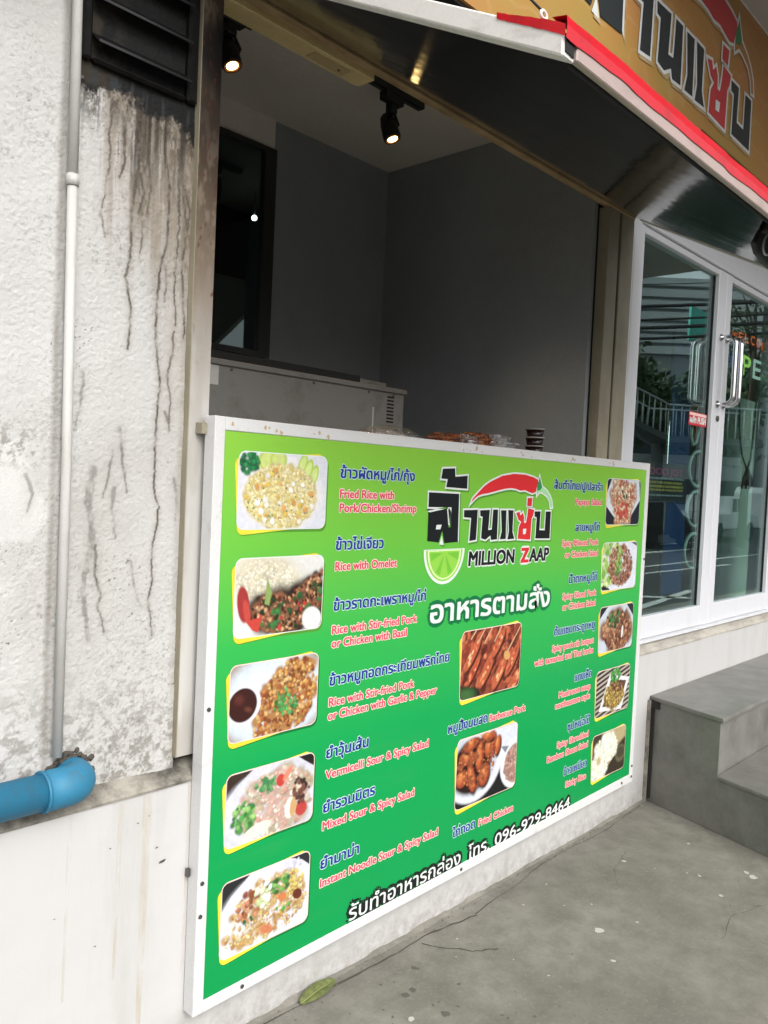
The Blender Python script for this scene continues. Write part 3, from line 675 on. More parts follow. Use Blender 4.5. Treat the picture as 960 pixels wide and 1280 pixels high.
for t, x0, x1, z, s_ in TX:
    h, ms, bold, edge, ref, it = STY[s_]
    if t[0] == '0': ref, h = 'H', .043
    lettering(t, x0, x1, z, h, [M[m] for m in ms], board, TY, bold, edge, ref, it, dz=(.010 if s_ == 'B' else 0))

# logo polygons (board coordinates x,z)
LG = dict(
tone=[(-1.755,1.551),(-1.691,1.555),(-1.687,1.527),(-1.62,1.533),(-1.619,1.489),(-1.733,1.492),(-1.727,1.518),(-1.761,1.519)],
lo=[(-1.82,1.473),(-1.662,1.471),(-1.657,1.311),(-1.728,1.308),(-1.743,1.349),(-1.759,1.311),(-1.817,1.317),(-1.818,1.408),(-1.723,1.422),(-1.711,1.36),(-1.698,1.36),(-1.7,1.426),(-1.819,1.426)],
aa=[(-1.631,1.417),(-1.553,1.419),(-1.555,1.316),(-1.593,1.312),(-1.589,1.391),(-1.629,1.393)],
no=[(-1.539,1.417),(-1.482,1.419),(-1.486,1.348),(-1.465,1.35),(-1.462,1.42),(-1.432,1.42),(-1.43,1.315),(-1.466,1.313),(-1.472,1.329),(-1.499,1.315),(-1.526,1.32),(-1.523,1.395),(-1.537,1.397)],
ae1=[(-1.414,1.418),(-1.38,1.418),(-1.376,1.315),(-1.413,1.314),(-1.403,1.344)],
ae2=[(-1.369,1.419),(-1.335,1.418),(-1.335,1.341),(-1.321,1.315),(-1.365,1.313),(-1.358,1.344)],
bo=[(-1.194,1.415),(-1.152,1.415),(-1.154,1.344),(-1.116,1.343),(-1.115,1.415),(-1.079,1.415),(-1.078,1.311),(-1.179,1.313),(-1.177,1.393),(-1.192,1.395)])
LR = dict(so=[(-1.318,1.409),(-1.295,1.413),(-1.289,1.398),(-1.274,1.41),(-1.265,1.395),(-1.262,1.372),(-1.250,1.372),(-1.244,1.395),(-1.239,1.426),(-1.198,1.421),(-1.203,1.401),(-1.213,1.387),(-1.215,1.309),(-1.299,1.314),(-1.295,1.359),(-1.281,1.376),(-1.3,1.384)],
sotone=[(-1.247,1.464),(-1.215,1.465),(-1.217,1.434),(-1.247,1.435)])
LHOLE = [[(-1.775,1.368),(-1.748,1.369),(-1.754,1.354),(-1.777,1.354)], [(-1.268,1.350),(-1.246,1.351),(-1.249,1.331),(-1.267,1.330)]]
CHILI = [(-1.592,1.444),(-1.586,1.456),(-1.551,1.481),(-1.522,1.501),(-1.488,1.517),(-1.417,1.54),(-1.342,1.55),(-1.273,1.55),(-1.212,1.542),(-1.182,1.534),(-1.178,1.519),(-1.189,1.502),(-1.193,1.488),(-1.216,1.482),(-1.242,1.487),(-1.268,1.493),(-1.298,1.490),(-1.327,1.496),(-1.357,1.498),(-1.394,1.495),(-1.431,1.489),(-1.467,1.482),(-1.503,1.476),(-1.529,1.473),(-1.555,1.467),(-1.575,1.456)]
CHIHI = [(-1.50,1.508),(-1.42,1.532),(-1.33,1.541),(-1.25,1.539),(-1.2,1.531),(-1.25,1.530),(-1.33,1.531),(-1.42,1.52)]
STEM = [(-1.186,1.513),(-1.177,1.53),(-1.172,1.545),(-1.164,1.53),(-1.151,1.508),(-1.118,1.494),(-1.094,1.477),(-1.078,1.456),(-1.071,1.431),(-1.084,1.43),(-1.091,1.453),(-1.11,1.473),(-1.144,1.486),(-1.165,1.489),(-1.186,1.475),(-1.188,1.491)]
STEMT = [(-1.186,1.513),(-1.177,1.53),(-1.172,1.545),(-1.164,1.53),(-1.153,1.510),(-1.160,1.497),(-1.185,1.492)]
def logo(parent, mp, y, mats, sc, lime):
    ms = [M[m] for m in mats]   # 0 black 1 red 2 white 3 green(bg) 4 stem 5 shadow 6 stem light
    def P(poly): return [mp(*p) for p in poly]
    def part(name, polys, mi, edge, dy=0, shadow=True, extra=()):
        pl = []
        for poly in polys:
            pp = P(poly); pl.append((*fill2d([pp]), y-dy, mi))
            if edge:
                v, f = fill2d([pp], offset=edge*sc); pl.append((v, f, y-dy+.0005, 2))
                if shadow: pl.append((v+np.array([.006, -.006])*sc, f, y+.0009, 5))
        for poly, m2 in extra: pl.append((*fill2d([P(poly)]), y-dy-.0004, m2))
        layers(name, pl, ms, parent)
    for kx in ('tone', 'aa', 'no', 'ae1', 'ae2', 'bo'): part('logo_letter', [LG[kx]], 0, .006)
    part('logo_letter', [LG['lo']], 0, .006, 0, True, [(LHOLE[0], 2)])
    part('logo_letter', [LR['so']], 1, .006, .0005, True, [(LHOLE[1], 2)]); part('logo_letter', [LR['sotone']], 1, .006, .0005)
    part('chilli', [CHILI], 1, .006, .0002, True, [(CHIHI, 1)])
    part('chilli_stem', [STEM], 6, .006, .0006, False, [(STEMT, 4)])
logo(board, lambda x, z: (x, z), TY, ['p_black', 'p_logo_red', 'p_white', 'p_logo_green', 'p_stem', 'p_shadow2', 'p_stem2'], 1, True)
# lime slice
cx, cz = -1.725, 1.289
def arc(r, rz, n=24, dz=0): return [(cx+r*math.cos(math.pi+math.pi*i/n), cz+dz+rz*math.sin(math.pi+math.pi*i/n)) for i in range(n+1)]
pl = [(*fill2d([arc(.108, .116)]), TY, 1), (*fill2d([arc(.096, .103, dz=-.003)]), TY-.0003, 2), (*fill2d([arc(.088, .096, dz=-.004)]), TY-.0006, 0), (*fill2d([arc(.080, .088, dz=-.007)]), TY-.0009, 2)]
for i in range(7):
    a0 = math.pi*(1+(i+.12)/7); a1 = math.pi*(1+(i+.88)/7)
    pts = [(cx+.012*math.cos((a0+a1)/2), cz-.010+.012*math.sin((a0+a1)/2))]+[(cx+.074*math.cos(a0+(a1-a0)*q/4), cz-.007+.082*math.sin(a0+(a1-a0)*q/4)) for q in range(5)]
    pl.append((*fill2d([pts]), TY-.0012, 3 if i % 2 else 4))
layers('lime_slice', pl, [M['p_lime1'], M['p_white'], M['p_lime2'], M['p_lime2'], M['p_lime3']], board)

# ------------------------------------------------------------------ food photographs (flat print, painted per point)
class Cv:
    def __init__(s, w=150, h=104, bg='#dddddd', seed=1, asp=1.5):
        s.U, s.V = np.meshgrid(np.linspace(0, 1, w), np.linspace(0, 1, h)); s.C = np.zeros((h, w, 3))+S3(bg); s.r = random.Random(seed); s.asp = asp
    def m_ell(s, cx, cy, rx, ry, rot=0, soft=.1):
        c, q = math.cos(rot), math.sin(rot); dx, dy = (s.U-cx)*s.asp, s.V-cy; rx, ry = rx*s.asp, ry
        return sm(1+soft, 1-soft, np.hypot((dx*c+dy*q)/rx, (-dx*q+dy*c)/ry))
    def ell(s, cx, cy, rx, ry, col, rot=0, soft=.12, a=1): s.C = mixc(s.C, S3(col), s.m_ell(cx, cy, rx, ry, rot, soft)*a)
    def poly(s, pts, col, soft=.008):
        x = s.U; y = s.V; ins = np.zeros(x.shape, bool); n = len(pts); d = np.full(x.shape, 9.)
        for i in range(n):
            (x0, y0), (x1, y1) = pts[i], pts[(i+1) % n]
            if y0 != y1: ins ^= ((y0 > y) != (y1 > y)) & (x < (x1-x0)*(y-y0)/(y1-y0)+x0)
        q, _ = seg_dist(x, y, list(pts)+[pts[0]])
        s.C = mixc(s.C, S3(col), np.where(ins, sm(-soft, soft, q), sm(soft, -soft, q)))
    def noise(s, amt, f=20, seed=3):
        n = fbm(s.U*f*s.asp, s.V*f, 3, seed); s.C = s.C*(1+amt*(n-.5)*2)[..., None]
    def scat(s, n, inside, cols, r0, r1, el=1.0, rot=None, soft=.45, dark=0, under=False):
        """n small shapes whose centres satisfy inside(u,v)"""
        H, W = s.U.shape; k = 0; tries = 0
        if n >= 100 and not under:
            mean = np.mean([S3(c) for c in cols], 0)**(1/2.2)*255*.9; hx = '#%02x%02x%02x' % tuple(int(max(0, min(255, q))) for q in mean)
            s.scat(max(40, n//5), inside, [hx, hx], r1*1.5, r1*2.4, .7, None, .6, 0, True)
        while k < n and tries < n*20:
            tries += 1; u, v = s.r.random(), s.r.random()
            if not inside(u, v): continue
            k += 1; r = s.r.uniform(r0, r1); e = s.r.uniform(el, 1) if el < 1 else 1; th = s.r.uniform(0, 3.14) if rot is None else rot+s.r.uniform(-.35, .35)
            col = S3(s.r.choice(cols))*s.r.uniform(.82, 1.12)
            m = r*1.6; i0, i1 = max(0, int((v-m)*H)), min(H, int((v+m)*H)+2); j0, j1 = max(0, int((u-m)*W)), min(W, int((u+m)*W)+2)
            U, V = s.U[i0:i1, j0:j1], s.V[i0:i1, j0:j1]; dx, dy = (U-u)*s.asp, V-v; c, q = math.cos(th), math.sin(th)
            d = np.hypot((dx*c+dy*q)/r, (-dx*q+dy*c)/(r*e))
            if dark:
                ds = sm(1.5, .8, np.hypot(((dx-.006)*c+(dy-.012)*q)/r, (-(dx-.006)*q+(dy-.012)*c)/(r*e)))*dark
                s.C[i0:i1, j0:j1] = mixc(s.C[i0:i1, j0:j1], col*.25, ds)
            mm = sm(1+soft, 1-soft, d); s.C[i0:i1, j0:j1] = mixc(s.C[i0:i1, j0:j1], col, mm)
            if dark:
                hl = sm(.55, .1, np.hypot((dx+r*.3)/r, (dy+r*.35)/r))*.35; s.C[i0:i1, j0:j1] = mixc(s.C[i0:i1, j0:j1], np.minimum(col*1.8, 1), hl*mm)
def E_(cx, cy, rx, ry): return lambda u, v: ((u-cx)/rx)**2+((v-cy)/ry)**2 < 1
def paint(kind):
    if kind == 1:
        c = Cv(bg='#dfe0ea', seed=11); c.ell(.5, .52, .46, .5, '#eceaea')
        for (x, y, r) in ((.30, .10, .13), (.42, .08, .12)): c.ell(x, y, r*.8, r*1.1, '#b9d24c'); c.ell(x, y, r*.6, r*.85, '#d3e27c')
        for (x, y) in ((.70, .13), (.77, .2), (.84, .28)): c.ell(x, y, .05, .17, '#b4d63c', .35); c.ell(x, y, .035, .13, '#d8ea8c', .35)
        I = E_(.47, .57, .40, .42)
        c.ell(.47, .58, .41, .42, '#e2d3a0'); c.scat(1300, I, ['#efe0a4', '#ead684', '#f4ecc4', '#dcc368', '#f2e298'], .014, .024, .5, dark=.12)
        c.scat(26, I, ['#e8b93c', '#eac64a', '#e6a04a'], .02, .045, .6, dark=.4); c.scat(14, I, ['#fbf8ee'], .025, .05, .6, dark=.3); c.scat(40, I, ['#5c9a4a', '#7fae50', '#3f7a3e'], .008, .014); c.scat(12, I, ['#c8563a', '#8f3a2a'], .008, .015)
        c.scat(60, E_(.11, .13, .10, .15), ['#1f8a4a', '#2ea05a', '#12693a'], .02, .04, .7, dark=.5)
    elif kind == 2:
        c = Cv(bg='#e4e4e0', seed=12); c.ell(.35, .3, .4, .35, '#d9cfae', .3, .5); c.scat(350, E_(.33, .3, .33, .28), ['#e8e0c6', '#e0d6b4', '#f0ead8'], .014, .024, .5, dark=.05)
        I = lambda u, v: (v > .95-.75*u) and (((u-.62)/.42)**2+((v-.62)/.42)**2 < 1 or ((u-.82)/.17)**2+((v-.28)/.3)**2 < 1) and v < 1.25-.45*u or ((u-.4)/.22)**2+((v-.7)/.22)**2 < 1
        c.scat(120, I, ['#2a1d16', '#1c1a14', '#3b261c'], .05, .08, .7); c.scat(330, I, ['#8a4a30', '#a8623e', '#5a3022', '#c08458', '#3b2218', '#d9a878'], .014, .034, .6, dark=.7)
        c.scat(36, I, ['#2c5a30', '#3f7a3e', '#1c3c20'], .025, .055, .5, dark=.5); c.scat(6, I, ['#c8352a'], .02, .035, .7, dark=.4)
        c.poly([(.34, .25), (.40, .45), (.37, .62), (.32, .6), (.33, .4)], '#8fa85a'); c.ell(.09, .58, .065, .24, '#a82e2c', -.15); c.ell(.13, .68, .035, .16, '#c94336', -.25); c.poly([(.12, .8), (.30, .76), (.26, .96), (.2, .93)], '#cf3b2c')
        c.ell(.88, .86, .12, .16, '#e6e6e4', .4, .1)
    elif kind == 3:
        c = Cv(bg='#a89c92', seed=13); c.ell(.5, .52, .60, .62, '#c9d6e2'); c.ell(.52, .5, .5, .5, '#dbe4ec', 0, .3)
        I = lambda u, v: (((u-.65)*.9+(v-.55)*.35)/.31)**2+((-(u-.66)*.5+(v-.62)*.9)/.62)**2 < 1 and v < 1.05
        c.scat(60, I, ['#c07a34', '#a8622a'], .05, .08, .7); c.scat(420, I, ['#d89a48', '#c47c34', '#e2ae5c', '#a85a28', '#8c4420', '#e6bc74'], .016, .036, .6, dark=.6)
        c.ell(.15, .53, .185, .265, '#e6e8f0', 0, .05); c.ell(.14, .53, .155, .225, '#3e1a16', 0, .06); c.ell(.1, .45, .05, .06, '#5e2c24', .4, .8); c.ell(.2, .6, .04, .03, '#6b3a2c', .4, .8)
        c.scat(34, E_(.62, .62, .14, .2), ['#3f9a4a', '#2c7a3a', '#5cb45c'], .02, .04, .6, dark=.5)
    elif kind == 4:
        c = Cv(bg='#cfd0dc', seed=14); c.poly([(0, 0), (.28, 0), (.12, .16), (0, .34)], '#3b2c24'); c.poly([(.8, 0), (1, 0), (1, .2), (.9, .1)], '#241c1a'); c.ell(.5, .55, .55, .52, '#d6d8e6')
        I = E_(.56, .56, .43, .46)
        c.scat(160, I, ['#d8cdb0', '#c8b894', '#e4dcc6', '#b8a07c'], .03, .06, .4, dark=.4); c.scat(120, I, ['#e8c4b4', '#e0a898', '#f0e0d4', '#d89a88'], .018, .04, .4, dark=.4)
        c.scat(60, E_(.2, .66, .12, .24), ['#4c9a4a', '#7ab85c', '#2f7a3a', '#9ccf70'], .02, .05, .6, dark=.4); c.scat(30, E_(.42, .27, .12, .12), ['#6ab06a', '#3f8a4f'], .02, .04, .6, dark=.4)
        c.ell(.6, .27, .05, .09, '#c83a2a'); c.ell(.68, .2, .03, .12, '#e2876a', .7); c.ell(.86, .78, .07, .11, '#c03c34', .2); c.ell(.72, .72, .06, .15, '#efe9dc', .1); c.ell(.76, .72, .04, .14, '#cfa468', .1); c.ell(.35, .88, .16, .09, '#ece6d2', -.2)
        c.scat(30, E_(.85, .5, .1, .2), ['#5c3a34', '#7a4a3c', '#3c2a28'], .02, .045, .6, dark=.4)
    elif kind == 5:
        c = Cv(bg='#d9dae6', seed=15); c.poly([(0, 0), (.3, 0), (.1, .2), (0, .36)], '#2a2a2c'); c.poly([(.76, 0), (1, 0), (1, .2), (.9, .08)], '#2c2c30'); c.ell(.5, .55, .52, .53, '#dfe0ea')
        I = E_(.54, .55, .43, .42); J = lambda u, v: I(u, v) or ((u-.28)/.25)**2+((v-.78)/.16)**2 < 1
        c.scat(420, J, ['#d8b060', '#e4c880', '#c89448', '#ecdca8', '#b87c3c'], .012, .03, .35, dark=.5); c.scat(60, E_(.78, .35, .14, .2), ['#dcc050', '#e8d070'], .015, .03, .4, dark=.4)
        c.scat(26, E_(.3, .42, .13, .2), ['#b06440', '#8c4830', '#cf8a60'], .02, .05, .6, dark=.5); c.scat(30, E_(.64, .3, .14, .1), ['#4c9a40', '#2f6a30', '#7cb85c'], .02, .045, .6, dark=.5); c.scat(14, E_(.69, .62, .08, .08), ['#4c9a40', '#6cb050'], .02, .035, .6, dark=.4); c.scat(14, E_(.3, .64, .07, .07), ['#3f8a50', '#24603a'], .02, .035, .6, dark=.4)
        c.scat(16, E_(.45, .38, .1, .16), ['#f4f2ea', '#cfe4a0', '#e8f0d0'], .03, .06, .6, dark=.4); c.ell(.86, .55, .06, .07, '#6b2c20', .5); c.ell(.68, .5, .05, .06, '#d07840', .4); c.ell(.5, .85, .08, .06, '#d07a4c', .3, .4)
        c.scat(40, E_(.8, .1, .14, .06), ['#d4d0e6', '#c4c0da'], .015, .03, .4, dark=.2)
    elif kind == 6:
        c = Cv(bg='#5a2218', seed=16); c.scat(300, lambda u, v: True, ['#a84428', '#c45c34', '#8c3420', '#d8784a', '#5c2216'], .03, .07, .5, rot=-.9, dark=.5)
        for (x, y, l, w_) in ((.18, .33, .32, .075), (.20, .60, .26, .05), (.42, .62, .34, .085), (.64, .72, .30, .08), (.86, .55, .3, .08), (.6, .25, .26, .07), (.92, .9, .2, .08)):
            c.ell(x+.015, y+.03, l*.68, w_*1.25, '#4a1a10', -.95, .15)
            c.ell(x, y, l*.66, w_*1.1, '#c05c34', -.95, .15)
            for q in range(16):
                t = c.r.uniform(-.6, .6)*l; n_ = c.r.uniform(-.6, .6)*w_
                c.ell(x+t*.58/1.5+n_*.5, y-t*.81+n_*.5, c.r.uniform(.014, .03), c.r.uniform(.015, .03), c.r.choice(['#e88c50', '#eaa868', '#a83c24', '#f4c490', '#d06c3c', '#cc4428']), -.9, .4)
        for (x0, y0, x1, y1) in ((.22, 0, .14, .12), (.36, 0, .25, .2), (.48, 0, .36, .22), (.64, 0, .53, .22), (1.0, .02, .76, .42)):
            d, _ = seg_dist(c.U*1.5, c.V, [(x0*1.5, y0), (x1*1.5, y1)]); c.C = mixc(c.C, S3('#dcb488'), sm(.016, .006, d))
        c.ell(.76, .47, .06, .07, '#d8a058', .4); c.poly([(0, .78), (.14, .82), (.3, .88), (.34, 1), (0, 1)], '#1c1c14', .03); c.ell(.1, .94, .14, .1, '#3c6a34', .1, .6)
    elif kind == 7:
        c = Cv(bg='#16181a', seed=17); c.poly([(.5, 0), (1, 0), (1, .7), (.72, .55)], '#d6dbe4'); c.ell(.28, .4, .47, .58, '#dfe4ec', 0, .05); c.ell(.26, .4, .40, .49, '#c6ccd6', 0, .08)
        c.ell(.24, .44, .32, .4, '#2a1410', 0, .1)
        for (x, y, rx, ry, th) in ((.16, .3, .13, .1, .1), (.53, .2, .09, .2, .4), (.36, .32, .06, .24, .05), (.24, .62, .06, .22, -.3), (.45, .63, .085, .17, .3), (.08, .58, .09, .12, .2), (.22, .12, .12, .08, -.3), (.66, .25, .05, .15, .2), (.48, .08, .1, .06, .2)):
            c.ell(x+.01, y+.03, rx*1.1, ry*1.1, '#240e0a', th, .2); c.ell(x, y, rx, ry, '#9c4020', th, .15); c.ell(x-.01, y-.02, rx*.7, ry*.75, '#c8682c', th, .4)
            c.ell(x-.015, y-.05, rx*.3, ry*.4, '#e09048', th, .7)
        c.scat(160, E_(.32, .4, .32, .38), ['#8c3c1c', '#d8843c', '#7c2c18', '#b4542c'], .01, .022, .6)
        c.ell(1.0, .62, .28, .40, '#e2e6ec', 0, .05); c.ell(1.0, .63, .21, .31, '#b08878', 0, .06); c.scat(120, E_(.95, .63, .16, .26), ['#c89a8c', '#a87868', '#d8b4a8', '#8c5c50'], .01, .02, .7)
        c.poly([(.72, .3), (.86, .33), (.8, .42)], '#7c848a')
    elif kind == 8:
        c = Cv(bg='#20242e', seed=18); c.poly([(.12, .0), (.95, 0), (1, .45), (.62, .98), (.4, 1), (0, .6), (0, .3)], '#d8dfea'); c.poly([(.18, .05), (.88, .05), (.92, .45), (.58, .88), (.42, .88), (.1, .5)], '#b8c0c8')
        I = lambda u, v: abs(u-.5) < .38-.28*abs(v-.35) and .03 < v < .95
        c.scat(420, I, ['#e0c090', '#e8d4ac', '#d09a6c', '#f0e4c4', '#cf6a48', '#b8553c'], .016, .05, .22, dark=.45); c.scat(30, E_(.5, .72, .18, .2), ['#c8352c', '#dd5a44'], .025, .05, .6, dark=.4); c.scat(8, E_(.5, .3, .1, .1), ['#2c4a30', '#1f3a28'], .03, .05, .6)
    elif kind == 9:
        c = Cv(bg='#dfe2ee', seed=19); c.poly([(0, .8), (.0, 1), (.25, 1), (.05, .8)], '#202226'); c.poly([(.8, 0), (1, 0), (1, .1)], '#5a5a68')
        c.scat(90, lambda u, v: u < .42 and v < .9 and u+v < 1.1, ['#a8d060', '#c4e080', '#7cb444', '#d8eca0'], .04, .09, .5, dark=.3)
        c.scat(400, E_(.52, .5, .34, .44), ['#a8684c', '#c48a68', '#8c4a38', '#d8ac88', '#6b3428'], .014, .034, .6, dark=.6); c.scat(40, E_(.46, .4, .1, .36), ['#7cb850', '#a4d068', '#4c8a3c'], .025, .05, .5, dark=.4)
    elif kind == 10:
        c = Cv(bg='#c8d2dc', seed=20); c.poly([(0, 0), (.22, 0), (0, .25)], '#23262a'); c.poly([(.78, 0), (1, 0), (1, .3)], '#2a2c30')
        c.scat(320, E_(.52, .56, .42, .44), ['#8c5038', '#a86c48', '#6b3828', '#c89468', '#54291e', '#b88a60'], .02, .07, .35, dark=.6); c.scat(40, E_(.42, .28, .22, .2), ['#2f6a34', '#4c8a48', '#1f4a28'], .025, .05, .5, dark=.5); c.ell(.68, .62, .03, .14, '#e8e4dc', .1)
    elif kind == 11:
        c = Cv(bg='#2a2624', seed=21)
        m = sm(.35, .65, .5+.5*np.sin((c.U*.35+c.V)*60)); c.C = mixc(c.C, S3('#b8aa9c'), m)
        c.poly([(.38, .12), (1.0, .30), (.78, .98), (.1, .88)], '#e8e8e8'); c.poly([(.42, .24), (.9, .36), (.72, .88), (.2, .80)], '#5e4634')
        c.scat(240, E_(.54, .6, .28, .3), ['#d8b850', '#c89c3c', '#e4cc70', '#8c6c3c', '#6b4a30'], .014, .04, .3, dark=.6); c.scat(60, E_(.56, .17, .15, .15), ['#3f9a40', '#5cb450', '#2c7a34'], .02, .045, .6, dark=.5); c.scat(40, E_(.6, .42, .2, .12), ['#7c4a3c', '#5c3028'], .02, .035, .6, dark=.4)
    elif kind == 12:
        c = Cv(bg='#b4a068', seed=22); c.poly([(0, 0), (.5, 0), (.1, .5), (0, .6)], '#4a3c2c'); c.poly([(.4, .2), (1, .1), (1, 1), (.25, 1), (.7, .6)], '#3c3226'); c.ell(.86, .62, .16, .2, '#6b6348', 0, .15); c.ell(.86, .6, .12, .13, '#4a4634', 0, .3); c.poly([(.5, 0), (1, 0), (1, .25), (.72, .42)], '#b8a878', .05)
        c.scat(520, lambda u, v: ((u-.42)/.33)**2+((v-.38)/.32)**2 < 1 or ((u-.2)/.26)**2+((v-.75)/.28)**2 < 1, ['#eceedc', '#f2f4e4', '#e0e6c0', '#f8f8ec'], .02, .045, .6, dark=.06); c.ell(.2, .6, .06, .09, '#c8b070', 0, .6)
    c.noise(.12, 26, kind); g_ = c.C.mean(-1, keepdims=True)
    return (c.C*.9+g_*.1)*.82
def rrect(cx, cz, w_, h_, r, rot=0, n=6):
    pts = []
    for (sx, sz, a0) in ((1, 1, 0), (-1, 1, 90), (-1, -1, 180), (1, -1, 270)):
        for i in range(n+1):
            a = R(a0+90*i/n); pts.append((sx*(w_/2-r)+r*math.cos(a), sz*(h_/2-r)+r*math.sin(a)))
    c, s_ = math.cos(rot), math.sin(rot)
    return [(cx+x*c-z*s_, cz+x*s_+z*c) for x, z in pts]
PH = [(1, -2.4225, 1.462, .302, .196, 'fried rice'), (2, -2.420, 1.186, .302, .202, ''), (3, -2.424, .914, .302, .198, ''), (4, -2.423, .636, .302, .190, ''), (5, -2.424, .350, .302, .200, ''),
      (6, -1.424, .883, .362, .236, ''), (7, -1.418, .505, .366, .242, ''), (8, -.480, 1.459, .312, .196, ''), (9, -.484, 1.180, .318, .204, ''), (10, -.482, .907, .312, .196, ''), (11, -.481, .627, .308, .200, ''), (12, -.486, .350, .304, .196, '')]
PL = {1: 'print of fried rice with parsley and cucumber', 2: 'print of rice with dark basil stir-fry', 3: 'print of golden fried pork with brown sauce bowl', 4: 'print of glass noodle seafood salad', 5: 'print of instant noodle salad', 6: 'print of grilled pork skewers', 7: 'print of fried chicken wings with dip', 8: 'print of shredded papaya salad', 9: 'print of minced meat salad with lettuce', 10: 'print of sliced pork with herbs', 11: 'print of mushroom dish on striped mat', 12: 'print of white sticky rice'}
for kd, cx_, cz_, w_, h_, _ in PH:
    yb = TY
    pl = [(*fill2d([rrect(cx_+.006, cz_-.008, w_+.004, h_+.004, .022)]), yb+.0009, 2), (*fill2d([rrect(cx_-.004, cz_-.012+.002, w_+.0, h_-.005, .02, R(4.6))]), yb+.0007, 2),
          (*fill2d([rrect(cx_-.006, cz_-.004, w_+.002, h_+.002, .02, R(4.6))]), yb+.0004, 0)]
    card = layers('photo_card', pl, [M['p_yellow'], M['p_white'], M['p_shadow'] if cz_ < 1.0 else M['p_shadow2']], board)
    pw = layers('photo_border', [(*fill2d([rrect(cx_, cz_, w_+.005, h_+.005, .022)]), yb, 0)], [M['p_pink'] if kd not in (1, 2, 8, 9) else M['p_white']], card)
    C = paint(kd); H, W = C.shape[:2]
    uu = np.linspace(-1, 1, W); vv = np.linspace(1, -1, H); r_ = .02
    P = np.zeros((H, W, 3))
    for j, v in enumerate(vv):
        zz = v*h_/2; e = max(0, abs(zz)-(h_/2-r_)); hw = w_/2-r_+math.sqrt(max(0, r_*r_-e*e))
        P[j, :, 0] = cx_+uu*hw; P[j, :, 1] = yb-.0005; P[j, :, 2] = cz_+zz
    # sample colours at true positions so that the corners are clipped, not squeezed
    ui = np.clip(((P[:, :, 0]-cx_)/w_+.5)*(W-1), 0, W-1).round().astype(int); C2 = C[np.arange(H)[:, None], ui]
    o = grid_obj('food_photo', P, C2, M['photo'], board); o['label'] = PL[kd]

# ================================================================== AWNING
aw = thing('awning_shutter', 'raised stainless shutter awning with white box tube edge and red tape above the counter', 'awning', (-1.6, 0, 2.7))
hy, hz, oy, oz = -.004, 2.706, -1.005, 2.183
k_ = (hz-oz)/(hy-oy); nrm = Vector((0, -k_, 1)).normalized()
XL, XR = -2.725, -.455
nX, nY = 60, 14
b = MB(); b.hull8([(XL, oy, oz+.004), (XR, oy, oz+.004), (XR, hy, hz), (XL, hy, hz), (XL, oy, oz+.022), (XR, oy, oz+.022), (XR, hy, hz+.018), (XL, hy, hz+.018)])
b.build('sheet', M['awning'], aw)
# box tube edges
def sl(y): return oz+(y-oy)*k_
MB().box(XL+.037, XR+.03, oy-.014, oy-.0005, oz-.002, oz+.036).build('edge_tube', M['pink_trim'], aw, 'white trim stained pink along the front edge', .002)
for xa, xb, lb in ((XL-.001, XL+.035, 'white box tube up the left side'), (XR+.001, XR+.036, 'white box tube up the right side')):
    b = MB(); ya, yb_ = oy-.010, -.03
    b.hull8([(xa, ya, sl(ya)-.003), (xb, ya, sl(ya)-.003), (xb, yb_, sl(yb_)-.003), (xa, yb_, sl(yb_)-.003), (xa, ya, sl(ya)+.036), (xb, ya, sl(ya)+.036), (xb, yb_, sl(yb_)+.036), (xa, yb_, sl(yb_)+.036)])
    b.build('edge_tube', M['trim'], aw, lb, .003)
MB().prism_xz([(XL+.005, oz+.001), (XL+.030, oz-.001), (XL+.029, oz+.014), (XL+.031, oz+.029), (XL+.004, oz+.028)], oy-.0125, oy-.0102).build('tube_end_opening', M['seam'], aw)
# red tape, slightly wavy, on top of the front tube and round the corner
b = MB(); prev = None
for i in range(140):
    x = XL-.002+i*(XR-XL+.03)/139; q = (float(fbm(np.array(i*.16), np.array(2.2), 4, 3))-.5)*.009
    cur = [(x, oy-.0158, oz+.021+q*1.6), (x, oy-.0168, oz+.038+q*.4), (x, oy-.015, oz+.054+q), (x, oy+.012, oz+.059+q*.8)]
    if prev:
        for j in range(3): b.face([prev[j], prev[j+1], cur[j+1], cur[j]])
    prev = cur
prev = None
for i in range(40):
    y = oy-.014+i*.0034; q = (float(fbm(np.array(i*.2), np.array(7.2), 3, 3))-.5)*.006; t = 1-i/40*.55
    cur = [(XL-.0025, y, sl(y)+.029+q*.6), (XL-.003, y, sl(y)+.032+.016*t+q), (XL+.02, y, sl(y)+.036+.018*t+q)]
    if prev:
        for j in range(2): b.face([prev[j], prev[j+1], cur[j+1], cur[j]])
    prev = cur
b.build('red_tape', M['red'], aw)
b = MB(); b.tube([(XL+.04, oy+.004, oz-.002), (XR, oy+.004, oz-.002)], .004, 6)
b.build('rubber_seal', M['seam'], aw)
b = MB()
for i in range(22):
    x = -1.62+i*.045+rnd.uniform(-.01, .01); b.blob((x, oy+.012+rnd.uniform(-.01, .03), oz+.006+rnd.uniform(-.003, .004)), (.022, .014, .005), 1, .2)
tag(b.build('sealant_grime', plain('grimy_sealant', S('#2b2723'), .9), aw), None, None, None, 'stuff')
